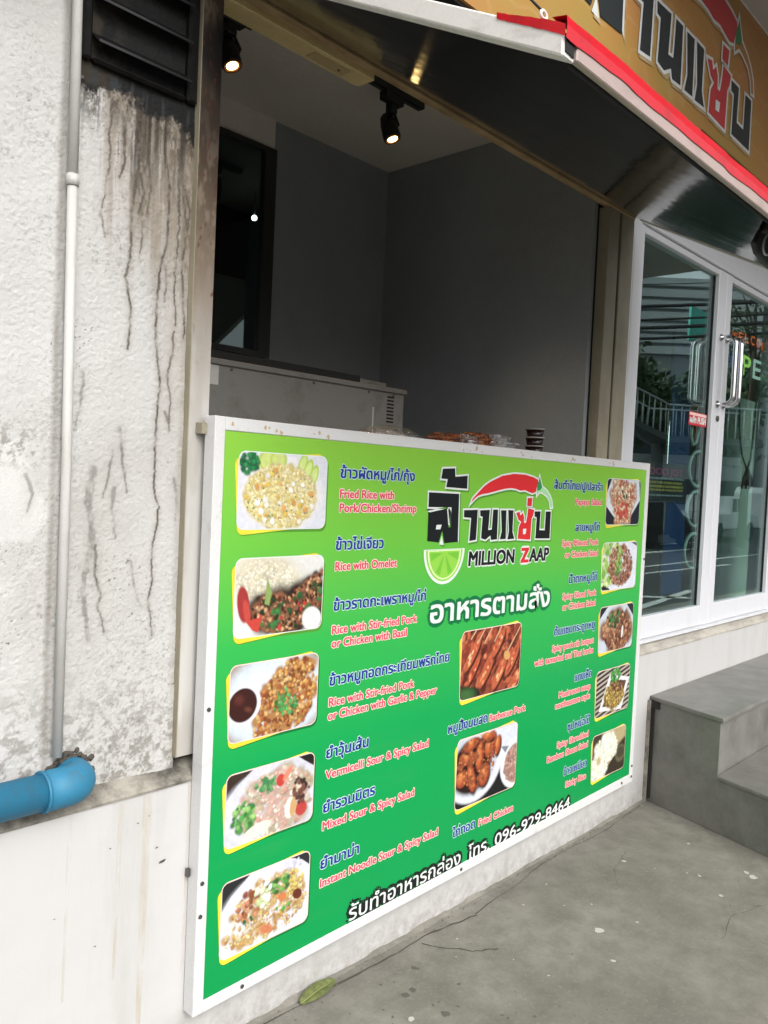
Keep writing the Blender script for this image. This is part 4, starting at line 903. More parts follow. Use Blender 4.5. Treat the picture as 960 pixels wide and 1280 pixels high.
# wire from sign to awning
wr = thing('tie_wire', 'thin dark tie wire hanging down the orange sign onto the awning tape', 'wire', (-2.3, -.6, 2.5))
ez = sl(-.969)+.056
MB().tube([(-2.30, -.312, 3.0), (-2.52, -.66, 2.60), (-2.712, -.966, ez+.006)], .0016, 6).build('strand', M['black'], wr)
MB().tube([(-2.34, -.312, 3.0), (-2.55, -.66, 2.60), (-2.716, -.970, ez+.004)], .0016, 6).build('strand', M['black'], wr)
MB().tube([(-2.714+.009*math.cos(a), -.969, ez+.006*math.sin(a)) for a in [q*math.pi/6 for q in range(12)]], .0028, 6, closed=True).build('eyelet', M['trim'], wr)

# ================================================================== SIGN ABOVE
sg = thing('shop_sign', 'orange shop sign with large Thai letters and red chilli above the awning', 'sign', (.1, -.15, 2.72))
MB().box(-4.2, -.50, -.3, .03, 2.80, 3.66).build('sign_box', M['sign'], sg)
MB().box(-.4995, 5.0, -.3, .03, 3.00, 3.66).build('sign_box', M['sign'], sg)
MB().box(-4.19, -.51, -.29, .02, 2.790, 2.799).build('added_dark_underside', M['black'], sg)  # black sheets added so the sign's underside reflects dark in the doors
MB().box(-.49, 4.99, -.29, .02, 2.990, 2.999).build('added_dark_underside', M['black'], sg)
MB().box(-4.2, 5.0, -.305, -.28, 3.661, 3.6645).build('sign_edge', M['trim'], sg)
SS = 2.14
def smap(x, z): return (.045+SS*(x+1.070), 3.066+SS*(z-1.306))
logo(sg, smap, -.3035, ['s_dark', 's_red', 's_white', 's_dark', 's_green', 'beam', 'sign'], SS, False)

# ================================================================== BADGE by the door head
bd = thing('number_plaque', 'dark hanging plaque with a slanted white 0 under the awning edge at the right', 'plaque', (-1.4, -.9, 2.15))
pts = [(-1.545, 2.19), (-1.515, 2.165), (-1.42, 2.150), (-1.24, 2.148), (-1.235, 2.27), (-1.40, 2.272), (-1.46, 2.262), (-1.50, 2.236)]
MB().prism_xz(pts, -.91, -.895).build('plate', plain('dark_grey_plate', S('#2c2d2c'), .5), bd, None, .004)
cz0 = [(-1.448+.036*math.cos(a)+.020*math.sin(a), 2.208+.034*math.sin(a)) for a in [q*math.pi/12 for q in range(24)]]
MB().tube([(x, -.9115, z) for x, z in cz0], .0036, 6, closed=True).build('numeral', plain('white_numeral', S('#d5d7d5'), .5), bd)
for x in (-1.38, -1.27): MB().tube([(x, -.902, 2.26), (x, -.902, 2.30)], .003, 6).build('hanger', M['black'], bd)

# ================================================================== STEPS
st = thing('entrance_steps', 'grey two-tread entrance steps in front of the glass doors', 'steps', (1.2, -.4, 0))
sx = lambda y: -.33*abs(y)+.012
def slab(y0, y1, z0, z1, ov=0): return [(sx(y0)-ov, y0, z0), (2.6, y0, z0), (2.6, y1, z0), (sx(y1)-ov, y1, z0), (sx(y0)-ov, y0, z1), (2.6, y0, z1), (2.6, y1, z1), (sx(y1)-ov, y1, z1)]
MB().hull8(slab(-.002, -.385, 0.001, .498)).build('riser_block', M['steps'], st, None, .002)
MB().hull8(slab(-.386, -.80, 0.001, .238)).build('riser_block', M['steps'], st, None, .002)
MB().hull8(slab(-.002, -.405, .4985, .518, .014)).build('tread', M['steps'], st, None, .003)
MB().hull8(slab(-.387, -.82, .2385, .256, .01)).build('tread', M['steps'], st, None, .003)
L_ = [(-.012, .002), (-.8005, .002), (-.8005, .2375), (-.3875, .2375), (-.3875, .4975), (-.012, .4975)]
b = MB(); va = [b.bm.verts.new((sx(y)-.0035, y, z)) for y, z in L_]; vb = [b.bm.verts.new((sx(y)-.0003, y, z)) for y, z in L_]; b._cap(va, vb, 0)
b.build('side_panel', M['steps'], st)
b = MB(); b.box(-.006, .010, -.03, -.0025, .02, .497); b.build('joint_gap', M['steps_dark'], st)
b = MB(); b.box(-.012, .02, -.06, -.0025, .462, .4975); b.build('notch', M['steps_dark'], st)
b = MB()
for i in range(22):
    y = rnd.uniform(-.78, -.01); z = rnd.uniform(.01, .24 if y < -.39 else .49); x = sx(y)-.0012; r = rnd.choice((.0015, .002, .003, .005))
    b.face([(x-r*.33*0, y+r*math.cos(a)*rnd.uniform(.6, 1.2), z+r*math.sin(a)*rnd.uniform(.6, 1.2)) if False else (sx(y+r*math.cos(a))-.0012, y+r*math.cos(a), z+r*math.sin(a)*rnd.uniform(.6, 1.3)) for a in [q*math.pi/4 for q in range(8)]])
for i in range(60):
    x = rnd.uniform(.0, 1.4); y = rnd.uniform(-.40, -.02); z = .5195
    if rnd.random() < .4: y = rnd.uniform(-.81, -.42); z = .2575
    r = rnd.choice((.002, .003, .005))
    b.face([(x+r*1.6*math.cos(a)*rnd.uniform(.6, 1.2), y+r*math.sin(a)*rnd.uniform(.6, 1.2), z) for a in [q*math.pi/4 for q in range(8)]])
tag(b.build('wear_fleck', plain('pale_scuff', S('#8a8880'), .7), st), None, None, None, 'stuff')
# wall panel edge left of steps
b = MB(); b.box(-.026, -.010, -.014, -.0005, .0, .50); b.build('edge_strip', M['ledge'], st)

# ================================================================== PIPES
cp = thing('conduit_pipe', 'thin white painted conduit running down the rough wall', 'pipe', (-3.0, .02, .88))
MB().tube([(-3.012, .016, 3.2), (-3.006, .014, 2.6), (-3.004, .014, 2.13)], .0108, 12).build('upper_pipe', M['conduit'], cp)
MB().tube([(-3.004, .014, 2.129), (-3.004, .014, 2.105)], .0135, 12).build('coupling', M['conduit'], cp)
MB().tube([(-3.004, .014, 2.104), (-2.998, .014, 1.5), (-2.998, .014, .86)], .0108, 12).build('lower_pipe', M['conduit'], cp)
bp = thing('drain_pipe', 'blue plastic drain pipe with an elbow entering the wall', 'pipe', (-3.4, -.02, .78))
zc = .805
MB().tube([(-6, -.028, zc-.005), (-3.035, -.028, zc)], .0395, 24).build('straight_pipe', M['blue'], bp)
pts = [(-3.048, -.028, zc), (-3.003, -.028, zc)]
for i in range(9):
    a = i/8*math.pi/2; pts.append((-3.003+.046*math.sin(a), -.028+.046*(1-math.cos(a)), zc-.002*i/8))
pts.append((-2.957, .06, zc-.002))
MB().tube(pts, .0435, 24).build('elbow', M['blue'], bp)
MB().tube([(-3.053, -.028, zc), (-3.046, -.028, zc)], .0448, 24).build('collar', M['blue'], bp)
b = MB()
for i in range(46):
    a = rnd.uniform(.5, 3.3) if i < 34 else rnd.uniform(0, 6.28); r = rnd.uniform(.044, .062)
    b.blob((-2.958+math.cos(a)*r, .032, zc-.002+math.sin(a)*r), (rnd.uniform(.004, .011), .005, rnd.uniform(.004, .009)), 1, .4, 0, rnd.uniform(0, 1))
tag(b.build('broken_mortar', plain('dark_mortar', S('#4c4740'), 1.0), bp), None, None, None, 'stuff')

# ================================================================== EXHAUST VENT
ev = thing('exhaust_vent', 'soot blackened louvred exhaust fan vent set in the wall', 'vent', (-2.83, .03, 2.39))
k = NM('greasy_soot'); k.bsdf(k.ramp(k.noise(30, 5), [(.3, S('#060606')), (.7, S('#131212'))]), .42, 0, k.bump(k.noise(120, 4), .3, .003), .3); M['soot'] = k.m
k = NM('soot_face'); k.bsdf(k.ramp(k.noise(20, 5), [(.3, S('#0c0c0c')), (.7, S('#1a1917'))]), .75, 0, k.bump(k.noise(160, 4), .5, .004), .15); M['soot2'] = k.m
vx0, vx1, vz0, vz1 = -2.965, -2.722, 2.40, 2.70
for q, (a0, a1, c0, c1) in enumerate(((-2.988, vx0, 2.388, 2.74), (vx1, -2.693, 2.388, 2.74), (vx0+.0005, vx1-.0005, 2.388, vz0), (vx0+.0005, vx1-.0005, vz1, 2.74))):
    MB().box(a0, a1, .018, .05, c0, c1).build('vent_frame', M['soot2'], ev, None, .006)
MB().box(vx0, vx1, .046, .0498, vz0, vz1).build('back_plate', M['soot'], ev)
for z in (2.425, 2.515, 2.60, 2.675):
    b = MB(); b.hull8([(vx0+.002, .000, z), (vx1-.002, .000, z), (vx1-.002, .003, z), (vx0+.002, .003, z), (vx0+.002, .040, z+.035), (vx1-.002, .040, z+.035), (vx1-.002, .043, z+.035), (vx0+.002, .043, z+.035)])
    b.build('louvre', M['soot'], ev)
    MB().box(vx0+.003, vx1-.003, -.003, -.0005, z-.002, z+.004).build('louvre_lip', plain('worn_louvre_edge', S('#2c2c2e'), .35, .5), ev)

# ================================================================== KITCHEN FITTINGS
hs = thing('conduit_housing', 'long yellowed housing fixed along the head of the opening', 'lamp housing', (-2.5, .06, 2.69))
MB().box(-3.2, -2.085, .031, .10, 2.685, 2.735).build('cover', M['housing'], hs, None, .003)
MB().box(-2.083, -2.07, .034, .097, 2.688, 2.732).build('end_cap', M['housing'], hs, None, .003)
b = MB(); b.box(-2.30, -2.16, .045, .085, 2.6825, 2.6848); b.build('label_plate', plain('faded_label', S('#bba97c'), .5), hs)
MB().tube([(-2.19, .065, 2.6822), (-2.19, .065, 2.680)], .004, 8).build('screw', M['black'], hs)

def track(x0, x1, y, label):
    t = thing('lighting_track', label, 'lighting track', ((x0+x1)/2, y, 3.07), 'ceiling lighting tracks')
    MB().box(x0, x1, y-.018, y+.018, 3.068, 3.0945).build('rail', M['black'], t, None, .002)
    MB().box(x0+.01, x1-.01, y-.006, y+.006, 3.0655, 3.0675).build('slot', plain('track_slot', S('#3a3a3a'), .3), t)
    return t
track(-1.8, -1.19, .615, 'black lighting track near the middle of the kitchen ceiling')
track(-2.9, -2.03, .68, 'black lighting track at the left of the kitchen ceiling')
M['lamp_on'] = emit('warm_lamp_face', (1.0, .66, .25, 1), 5)
def spot_lamp(x, y, label):
    t = thing('track_spotlight', label, 'spotlight', (x, y, 3.067), 'lit black track spotlights')
    MB().box(x-.055, x+.055, y-.02, y+.02, 3.03, 3.0645).build('adapter', M['black'], t, None, .003)
    MB().box(x-.02, x+.02, y-.016, y+.016, 2.99, 3.0295).build('neck', M['black'], t, None, .003)
    ax = Vector((.10, -.32, -.94)).normalized(); c = Vector((x+.012, y+.02, 2.945))
    MB().tube([(x-.018, y, 2.995), (x-.035, y, 2.96), c+Vector((-.036, 0, .0))], .006, 8).build('yoke', M['black'], t)
    MB().tube([(x+.018, y, 2.995), (x+.045, y, 2.96), c+Vector((.036, 0, .0))], .006, 8).build('yoke', M['black'], t)
    h = MB().tube([c-ax*.055, c-ax*.045, c-ax*.01, c+ax*.05, c+ax*.052], [.016, .026, .034, .036, .034], 24, caps=True)
    hd = h.build('lamp_head', M['black'], t)
    MB().tube([c+ax*.0525, c+ax*.0545], .021, 20).build('lamp_face', M['lamp_on'], hd)
    rg = [c+ax*.054+(Vector((1, 0, 0)).cross(ax).normalized()*math.cos(a)+ax.cross(Vector((1, 0, 0)).cross(ax).normalized())*math.sin(a))*.030 for a in [q*math.pi/10 for q in range(20)]]
    MB().tube(rg, .0045, 6, closed=True).build('rim', plain('copper_reflector_ring', S('#8a5a2c'), .3, .7), hd)
    ld = bpy.data.lights.new('lamp_beam', 'SPOT'); ld.energy = 7; ld.color = (1, .68, .38); ld.spot_size = R(70); ld.spot_blend = .6; ld.shadow_soft_size = .02
    lo = bpy.data.objects.new('lamp_beam', ld); COL.objects.link(lo); lo.parent = t; lo.location = c+ax*.062-Vector(t.location); lo.rotation_euler = ax.to_track_quat('-Z', 'Y').to_euler()
    return t
spot_lamp(-1.375, .615, 'lit black spotlight hanging right of the yellowed housing')
spot_lamp(-2.15, .655, 'lit black spotlight at the far left beside the sooty jamb')
# glowing ball added in the back room for the lamp glint on the window
bl = thing('window_glint', 'small white glowing ball added behind the kitchen window as a lamp glint', 'added glint', (-.816, 2.2, 3.01))
MB().blob((-.816, 2.2, 3.003), (.016, .016, .016), 2).build('glint_ball', emit('glint_glow', (.85, 1, .95, 1), 9), bl)
MB().tube([(-.816, 2.2, 3.16), (-.816, 2.2, 3.02)], .006, 8).build('glint_cord', M['black'], bl)

ap = thing('metal_cabinet', 'off-white metal cabinet with side vents and a dark rail on top', 'cabinet', (-1.9, .85, 1.3))
MB().box(-2.9, -1.232, .60, 1.05, 1.30, 1.868).build('body', M['cabinet'], ap, None, .004)
MB().box(-2.905, -1.222, .592, 1.055, 1.869, 1.889).build('top_edge', M['cabinet'], ap, None, .003)
MB().box(-2.9, -1.49, .61, .68, 1.8895, 1.918).build('dark_rail', plain('dark_steel_rail', S('#2a2927'), .35, .4), ap, None, .002)
MB().box(-1.489, -1.325, .62, .70, 1.8895, 1.908).build('cover_plate', M['cabinet'], ap, None, .002)
for i in range(8):
    z = 1.846-i*.0145; MB().box(-1.338, -1.298, .598, .602, z, z+.007).build('vent_slot', M['seam'], ap)
MB().box(-1.425, -1.418, .597, .5995, 1.55, 1.80).build('seam_strip', M['white_frame'], ap)
MB().box(-2.22, -2.185, .596, .5995, 1.80, 1.865).build('sticker', M['trim'], ap)
for x in (-2.13, -1.75, -1.45, -1.30): MB().tube([(x, .5995, 1.858), (x, .595, 1.858)], .005, 8).build('rivet', M['screw'], ap)

# snack bags, tray, cups on counter
k = NM('brown_snack_film'); nz = k.noise(55, 5, .7); k.bsdf(k.ramp(nz, [(.35, S('#2c1a14')), (.5, S('#6b3a22')), (.62, S('#a8622c')), (.75, S('#d8c8b8'))]), .22, 0, k.bump(k.noise(40, 4), .8, .01)); M['snack'] = k.m
k = NM('clear_crumpled_film'); tr = k.n('ShaderNodeBsdfTransparent'); gl = k.n('ShaderNodeBsdfGlossy'); gl.inputs['Roughness'].default_value = .15; k.l(k.bump(k.noise(50, 4), 1, .02), gl.inputs['Normal']); mx = k.n('ShaderNodeMixShader')
k.l(k.ramp(k.noise(60, 5), [(.4, (.15, .15, .15, 1)), (.65, (.75, .75, .75, 1))]), mx.inputs[0]); k.l(tr.outputs[0], mx.inputs[1]); k.l(gl.outputs[0], mx.inputs[2]); k.l(mx.outputs[0], k.out.inputs[0]); M['film'] = k.m
for (x, rx, h, lab) in ((-1.545, .085, .031, 'glossy brown snack bag lying on the counter, the left and smaller one'), (-1.36, .125, .041, 'crumpled clear bag of brown snacks on the counter, the right and larger one')):
    sb = thing('snack_bag', lab, 'snack bag', (x, .12, 1.638), 'snack bags on the counter')
    MB().blob((x, .12, 1.64+h*.55), (rx, .07, h*.9), 4, .09, 0, .3).build('contents', M['snack'], sb)
    MB().blob((x+.05, .11, 1.640+h*.45), (rx*1.15, .075, h*.98), 4, .13, 0, -.2).build('wrapper', M['film'], sb)
fl_ = thing('glass_lid', 'clear domed glass lid behind the top edge of the board', 'lid', (-1.75, .25, 1.638))
MB().blob((-1.74, .22, 1.640), (.14, .12, .055), 4, 0).build('dome', M['film'], fl_)
for i in range(3):
    t = thing('sauce_cup', ['lowest of the three stacked dark sauce cups', 'middle one of the three stacked dark sauce cups', 'topmost of the three stacked dark sauce cups'][i], 'sauce cup', (-.995, .1, 1.639+i*.034), 'stacked sauce cups')
    z = 1.639+i*.034
    MB().tube([(-.995, .1, z), (-.995, .1, z+.004), (-.995, .1, z+.028)], [.030, .031, .036], 24).build('cup', plain('dark_sauce', S('#24120e'), .2), t)
    MB().tube([(-.995, .1, z+.0283), (-.995, .1, z+.0335)], .040, 24).build('lid', plain('clear_lid', S('#9c9a98'), .15), t)

# ================================================================== THINGS BEHIND / ON THE GLASS
def decal(name, label, cat, loc): return thing(name, label, cat, loc)
ps = thing('push_sticker', 'small red and white push sticker on the left glass door', 'sticker', (.55, .066, 1.9))
MB().box(.43, .665, .0665, .0675, 1.875, 1.945).build('backing', printed('sticker_red', S('#c8303a')), ps)
lettering('ผลัก PUSH', .442, .652, 1.888, .033, [M['p_white'], M['p_pink']], ps, .0658, .05, 0, 'H')
MB().box(.435, .66, .0660, .0664, 1.927, 1.941).build('band', M['p_pink'], ps)
rg = thing('vertical_lettering', 'pale rounded letters running down the left glass door beside the stile', 'lettering', (.56, .1, 1.3))
k = NM('etched_pale_vinyl'); k.bsdf(S('#9fb4b0'), .6); M['vinyl'] = k.m
for q, z in enumerate((1.65, 1.43, 1.20)):
    pts = [(.655+.115*math.cos(a), .095, z+.095*math.sin(a)) for a in [j*math.pi/14 for j in range(28)]]
    MB().tube(pts, .0085, 6, closed=True).build('letter', M['vinyl'], rg)
MB().tube([(.545, .095, 1.90), (.54, .095, 1.82), (.57, .095, 1.775), (.61, .095, 1.79), (.64, .095, 1.86), (.69, .095, 1.93)], .0085, 6).build('letter', M['vinyl'], rg)
nt_ = thing('notice_poster', 'dark notice with small pink and yellow print inside the left glass door', 'poster', (.3, .1, 1.55))
MB().box(.03, .56, .112, .116, 1.46, 1.66).build('sheet', printed('dark_notice', S('#101218')), nt_)
lettering('DOO JOT', .10, .50, 1.60, .035, [printed('pink_notice_ink', S('#a83a6a'))], nt_, .1112, .01, 0, 'H')
b = MB()
for r_, (z, h_, c0) in enumerate(((1.577, .010, 1), (1.555, .012, 0), (1.535, .012, 0), (1.518, .01, 0), (1.492, .008, 1))):
    x = .10
    while x < .5:
        w_ = rnd.uniform(.012, .03); b.box(x, x+w_, .1108, .1113, z, z+h_, 0 if (c0 == 0) else 1); x += w_+rnd.uniform(.004, .01)
b.build('small_print', [printed('yellow_notice_ink', S('#9c8c3c')), printed('pale_notice_ink', S('#8a8f94'))], nt_)
bb = thing('blue_banner', 'blue vertical banner standing behind the left glass door', 'banner', (1.35, .55, .8))
MB().box(1.30, 1.62, .55, .56, .85, 2.5).build('cloth', plain('blue_cloth', S('#15376a'), .6), bb)
MB().tube([(1.29, .555, .8), (1.29, .555, 2.55)], .01, 8).build('pole', M['chrome'], bb)
rb = thing('maroon_panel', 'rounded maroon panel behind the left glass door near its handle', 'panel', (1.85, .6, 1.8))
MB().prism_xz(rrect(1.86, 2.25, .40, .78, .19), .58, .60).build('face', plain('maroon_face', S('#7a2c26'), .5), rb)
# green partition and cable behind the right door
pn = thing('green_partition', 'pale green cabinet panel behind the right glass door', 'partition', (2.6, .6, .78))
k = NM('pale_green_panel'); k.bsdf(k.ramp(k.noise(3, 4), [(.3, S('#7f9c90')), (.7, S('#97b0a4'))]), .4); M['gpanel'] = k.m
MB().box(1.9, 2.55, .40, .43, .79, 2.2).build('panel', M['gpanel'], pn)
MB().box(2.552, 3.6, .40, .43, .79, 2.2).build('panel', M['gpanel'], pn)
MB().box(2.543, 2.558, .392, .399, .79, 2.2).build('edge', M['vinyl'], pn)
cb = thing('black_cable', 'black cable hanging in a loop behind the right glass door', 'cable', (1.6, .2, 1.5))
pts = [(1.42, .16, 2.33), (1.40, .16, 2.1), (1.43, .16, 1.9), (1.5, .16, 1.77), (1.60, .16, 1.68), (1.66, .16, 1.76), (1.68, .16, 1.95), (1.70, .16, 2.18)]
MB().tube(pts, .006, 8).build('cord', M['black'], cb)
MB().tube([(1.70, .16, 2.16), (1.705, .16, 2.26)], .014, 8).build('plug', M['black'], cb)
b = MB()
for q in range(6): b.tube([(1.61, .16, 1.69), (1.55+q*.03, .16, 1.63), (1.53+q*.035, .16, 1.56+.02*(q % 2))], .008, 6)
b.build('bundle', M['black'], cb)
# neon welcome / open sign
ns = thing('neon_sign', 'neon sign with orange WELCOME over coloured OPEN behind the right glass door', 'neon sign', (1.7, .16, 2.2))
orange = emit('orange_tube', (.9, .16, .04, 1), .8); green_ = emit('green_tube', (.04, .5, .15, 1), .8); blue_ = emit('blue_tube', (.03, .08, .5, 1), .8); yel_ = emit('lime_tube', (.45, .8, .15, 1), .8); whi_ = emit('white_tube', (.5, .7, .6, 1), .7)
MB().box(1.26, 2.12, .20, .206, 2.20, 2.56).build('backing', M['seam'], ns)
for i, ch in enumerate('WELCOME'):
    x = 1.30+i*.105; zz = 2.455+.03*math.sin((i+.5)/7*math.pi)-.012*i*0
    lettering(ch, x, x+.075, zz, .055, [orange], ns, .19, .01, 0, 'H')
for i, (ch, mt) in enumerate((('O', blue_), ('P', yel_), ('E', whi_), ('N', green_))):
    x = 1.31+i*.19; lettering(ch, x, x+.14, 2.28, .12, [mt], ns, .19, .02, 0, 'H')

# ================================================================== ACROSS THE STREET (seen in the glass)
def office(x0, y0, x1, y1, z0, z1, depth, label):
    t = thing('office_building', label, 'building', (x0, y0, 0)); d = Vector((x1-x0, y1-y0, 0)); L = d.length; d.normalize(); n = Vector((d.y, -d.x, 0))
    if n.y > 0: n = -n
    o0 = Vector((x0, y0, 0))
    def bx(u0, u1, v0, v1, a, c): return [tuple(o0+d*u+n*v+Vector((0, 0, z))) for z in (a, c) for u, v in ((u0, v0), (u1, v0), (u1, v1), (u0, v1))]
    MB().hull8(bx(0, L, .3, depth, -.1, z1)).build('wall', plain('pale_grey_wall', S('#a9adad'), .8), t)
    cl = plain('ribbed_cladding', S('#dfe2e2'), .6); gp = plain('dark_window_band', S('#3b4246'), .3)
    z = z0; i = 0
    while z < z1-.3:
        MB().hull8(bx(0, L, 0, .28, z, z+.42)).build('cladding_band', cl, t); z += .62; i += 1
    for q in range(3): MB().hull8(bx(.5, L-.5, .2, .29, 1+q*2.4, 2.4+q*2.4)).build('window_band', gp, t)
    return t
office(26.0, -34.5, 43.3, -14.0, 9.2, 13.4, 10, 'long pale grey ribbed building across the street')
office(43.6, -13.2, 60, -5.5, 6, 14.5, 8, 'darker tall building beyond the long grey one')
M['bark'] = plain('bark', S('#4a3f33'), .9); k = NM('foliage'); k.bsdf(k.ramp(k.noise(3, 4), [(.3, (.03, .06, .02, 1)), (.7, (.08, .13, .04, 1))]), .7); M['fol'] = k.m
def tree(x, y, h, r, label, nl=2600, ls=1.0, z0=-.16):
    t = thing('street_tree', label, 'tree', (x, y, z0), 'trees across the street')
    b = MB(); b.tube([(x, y, z0), (x+.1, y, h*.35), (x-.1, y+.1, h*.6), (x, y, h*.85)], [.16, .12, .09, .03], 8)
    for q in range(6):
        a = q*1.05; b.tube([(x, y, h*.45+q*.1*h*.5), (x+math.cos(a)*r*.7, y+math.sin(a)*r*.7, h*.62+q*.05*h)], [.05, .015], 6)
    b.build('trunk', M['bark'], t)
    v = []; f = []
    for q in range(nl):
        cl = rnd.randrange(26); rc = random.Random(cl*7+int(x*3)); a = rc.uniform(0, 6.28); rr = r*rc.uniform(.15, .85); cz = h*(.58+.38*rc.random())
        c = Vector((x+math.cos(a)*rr+rnd.gauss(0, r*.16), y+math.sin(a)*rr+rnd.gauss(0, r*.16), cz+rnd.gauss(0, r*.13)))
        s_ = rnd.uniform(.07, .15)*ls; u = Vector((rnd.gauss(0, 1), rnd.gauss(0, 1), rnd.gauss(0, 1))).normalized(); w_ = u.orthogonal().normalized()
        i = len(v); v += [c+u*s_, c+w_*s_*.5, c-u*s_, c-w_*s_*.5]; f.append((i, i+1, i+2, i+3))
    me = bpy.data.meshes.new('crown'); me.from_pydata([tuple(Vector(p)-Vector((x, y, z0))) for p in v], [], f); me.materials.append(M['fol']); mesh_obj('crown', me, t)
tree(19.6, -11.6, 8.9, 1.5, 'loose leafy tree left of the footbridge stairs', 900, .6)
tree(24.6, -8.0, 10.2, 1.3, 'tall tree nearest the shop across the street', 1100, .7)
tree(27.0, -14.5, 6.8, 2.8, 'dense low tree behind the parked pickup', 5200, 1.6)
tree(31.0, -12.0, 6.5, 3.0, 'dense low tree furthest along the street', 5200, 1.6)
tree(22.5, -15.0, 6.2, 3.0, 'dense low tree behind the footbridge', 5200, 1.6)
# utility pole + wires
def pole(x, y, label):
    t = thing('utility_pole', label, 'utility pole', (x, y, -.16), 'concrete utility poles')
    MB().tube([(x, y, -.16), (x, y, 9.0)], [.17, .11], 10).build('shaft', plain('pole_concrete', S('#8d8a84'), .9), t)
    MB().box(x-.9, x+.9, y-.06, y+.06, 7.9, 8.02).build('crossarm', M['bark'], t)
pole(15.2, -17.6, 'utility pole farther from the shop'); pole(18.6, -3.4, 'utility pole by the near kerb')
for i, (za, zb, r_) in enumerate(((8.3, 7.0, .012), (7.6, 6.45, .045), (7.15, 6.2, .03), (6.85, 5.95, .05), (6.5, 5.75, .04), )):
    A = Vector((15.2+.2*(i % 3), -17.6, za)); B_ = Vector((18.6-.2*(i % 2), -3.4, zb)); pts = [A.lerp(B_, t/14)-Vector((0, 0, .35*math.sin(math.pi*t/14))) for t in range(15)]
    o = MB().tube(pts, r_, 6).build('overhead_wire', M['black'])
    tag(o, ['thin topmost overhead wire between the utility poles', 'thick overhead cable just under the thin topmost wire', 'medium overhead wire near the middle of the bundle', 'thickest overhead cable low in the bundle', 'lowest overhead cable between the utility poles'][i], 'wire', 'overhead wires across the street')
# footbridge
fb = thing('footbridge', 'pale footbridge stair with thin railings across the street', 'footbridge', (20, -10, -.16))
conc = plain('bridge_concrete', S('#5f6362'), .8); rail_m = plain('pale_railing', S('#b8bfc0'), .5)
A, B_, C_ = Vector((19.4, -11.0, 5.2)), Vector((21.1, -9.5, 4.25)), Vector((23.4, -7.5, 4.25))
def beam(a, c, h, w_, nm, m):
    d = (c-a); n = Vector((-d.y, d.x, 0)).normalized()*w_/2
    p = [a-n, c-n, c+n, a+n]; MB().hull8([tuple(q-Vector((0, 0, h))) for q in p]+[tuple(q) for q in p]).build(nm, m, fb)
beam(A-Vector((0, 0, .95)), B_-Vector((0, 0, .95)), .18, 1.5, 'stair_flight', conc); beam(B_-Vector((0, 0, .951)), C_-Vector((0, 0, .951)), .2, 1.5, 'landing', conc)
for off in (-.7, .7):
    for a, c in ((A, B_), (B_, C_)):
        n = Vector((-(c-a).y, (c-a).x, 0)).normalized()*off
        MB().tube([a+n, c+n], .03, 6).build('handrail', rail_m, fb)
        for q in range(12):
            p = a.lerp(c, (q+.5)/12)+n; MB().tube([p, p-Vector((0, 0, .94))], .015, 5).build('baluster', rail_m, fb)
for p in (B_,): MB().tube([(p.x, p.y, -.16), (p.x, p.y, p.z-1.15)], .2, 8).build('pier', conc, fb)
beam(Vector((18.5, -12.6, 2.75)), Vector((23.8, -8.0, 2.8)), .25, .5, 'guard_beam', plain('white_beam', S('#c8cccc'), .6))
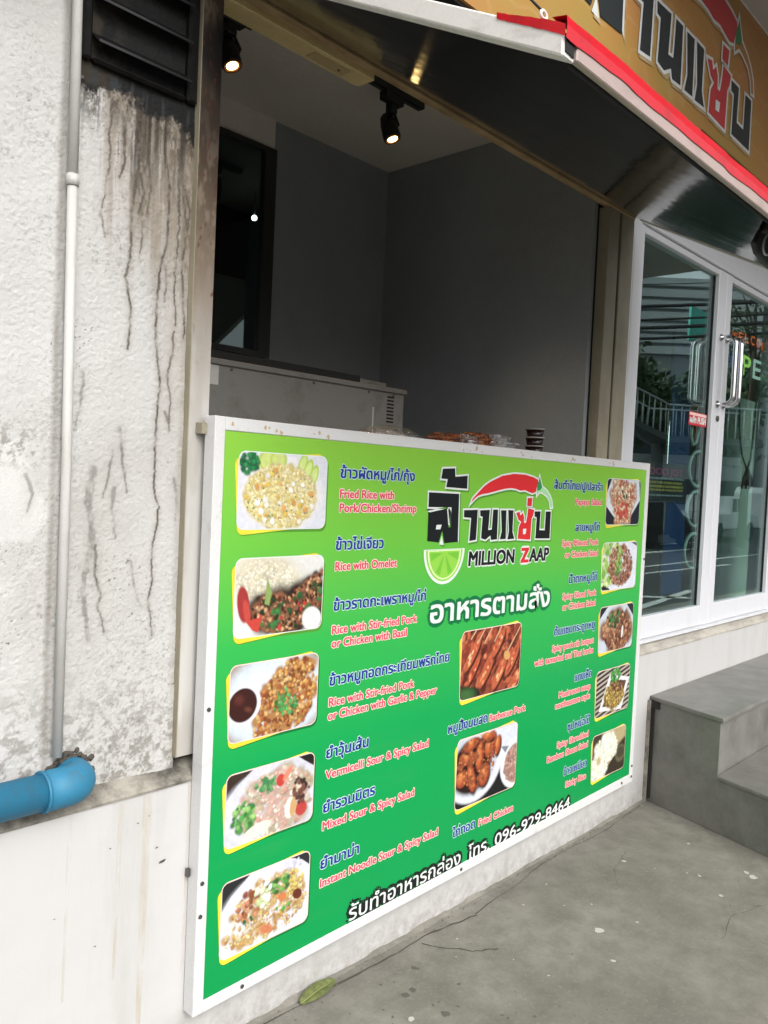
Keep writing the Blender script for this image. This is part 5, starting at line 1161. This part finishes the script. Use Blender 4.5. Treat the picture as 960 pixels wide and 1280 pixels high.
# vehicles
def wheel(t, x, y, r, side):
    w_ = MB().tube([(x, y, r-.16), (x, y+side*.2, r-.16)], r, 20).build('wheel', plain('tyre', S('#1a1a1a'), .8), t)
    MB().tube([(x, y-side*.006, r-.16), (x, y-side*.001, r-.16)], r*.6, 14).build('rim', plain('alloy', S('#9a9c9e'), .3, .7), w_)
def vehicle(x, y, prof, glass_poly, ln, wd, mat, label, cat, name):
    t = thing(name, label, cat, (x, y, -.16))
    z = -.16
    P_ = [(x+a, z+c) for a, c in prof]; MB().prism_xz(P_, y-wd/2, y+wd/2).build('body', mat, t, None, .06, 2)
    gm_ = plain('car_glass', S('#20282c'), .08)
    for side in (-1, 1):
        for gp in glass_poly:
            yy = y+side*(wd/2+.004); MB().prism_xz([(x+a, z+c) for a, c in gp], yy-.003, yy+.003).build('side_window', gm_, t)
        for wx in (ln*.18, ln*.80): wheel(t, x+wx, y+side*(wd/2-.18 if side > 0 else wd/2-.18) if side > 0 else y-(wd/2-.18), .36, side)
        MB().box(x+ln-.12, x+ln-.02, y+side*wd*.36-.14, y+side*wd*.36+.14, z+.75, z+.9).build('headlight', plain('lamp_lens', S('#d8dcdc'), .1), t)
    return t
pick = [(0, .45), (0, 1.05), (1.9, 1.08), (2.0, 1.70), (3.1, 1.72), (3.9, 1.12), (5.0, .98), (5.15, .5)]
whitecar = plain('white_car_paint', S('#dfe2e4'), .25)
vehicle(26.3, -10.6, pick, [[(2.1, 1.12), (2.12, 1.6), (2.55, 1.62), (2.55, 1.12)], [(2.62, 1.12), (2.62, 1.62), (3.05, 1.62), (3.65, 1.14)]], 5.1, 1.8, whitecar, 'white pickup truck parked across the street', 'pickup truck', 'pickup_truck')
hatch = [(0, .4), (0, 1.0), (.35, 1.45), (2.3, 1.5), (3.1, 1.02), (4.0, .85), (4.1, .4)]
vehicle(19.5, -10.0, hatch, [[(.45, 1.0), (.6, 1.38), (1.35, 1.41), (1.35, 1.0)], [(1.42, 1.0), (1.42, 1.41), (2.2, 1.42), (2.85, 1.0)]], 4.1, 1.7, plain('black_car_paint', S('#101214'), .15), 'black hatchback parked across the street', 'car', 'parked_car')
vehicle(33.5, -10.6, [(0, .4), (0, 1.9), (.3, 2.15), (3.6, 2.15), (4.5, 1.2), (4.9, 1.0), (4.9, .4)], [[(2.6, 1.25), (2.6, 1.9), (3.5, 1.9), (4.2, 1.25)], [(.5, 1.3), (.5, 1.9), (2.4, 1.9), (2.4, 1.3)]], 4.8, 1.8, whitecar, 'white van parked beyond the pickup', 'van', 'parked_van')
tl = thing('teal_billboard', 'teal billboard panel high across the street', 'billboard', (20.2, -7.8, 5.5))
MB().hull8([(19.7, -8.1, 6.0), (20.4, -7.35, 5.9), (20.5, -7.4, 5.9), (19.8, -8.2, 6.0), (19.7, -8.1, 7.0), (20.4, -7.35, 6.5), (20.5, -7.4, 6.5), (19.8, -8.2, 7.0)]).build('panel', plain('teal_panel', S('#5cc4b4'), .5), tl)
MB().tube([(20.1, -7.85, -.16), (20.1, -7.85, 6.0)], .03, 8).build('post', conc, tl)
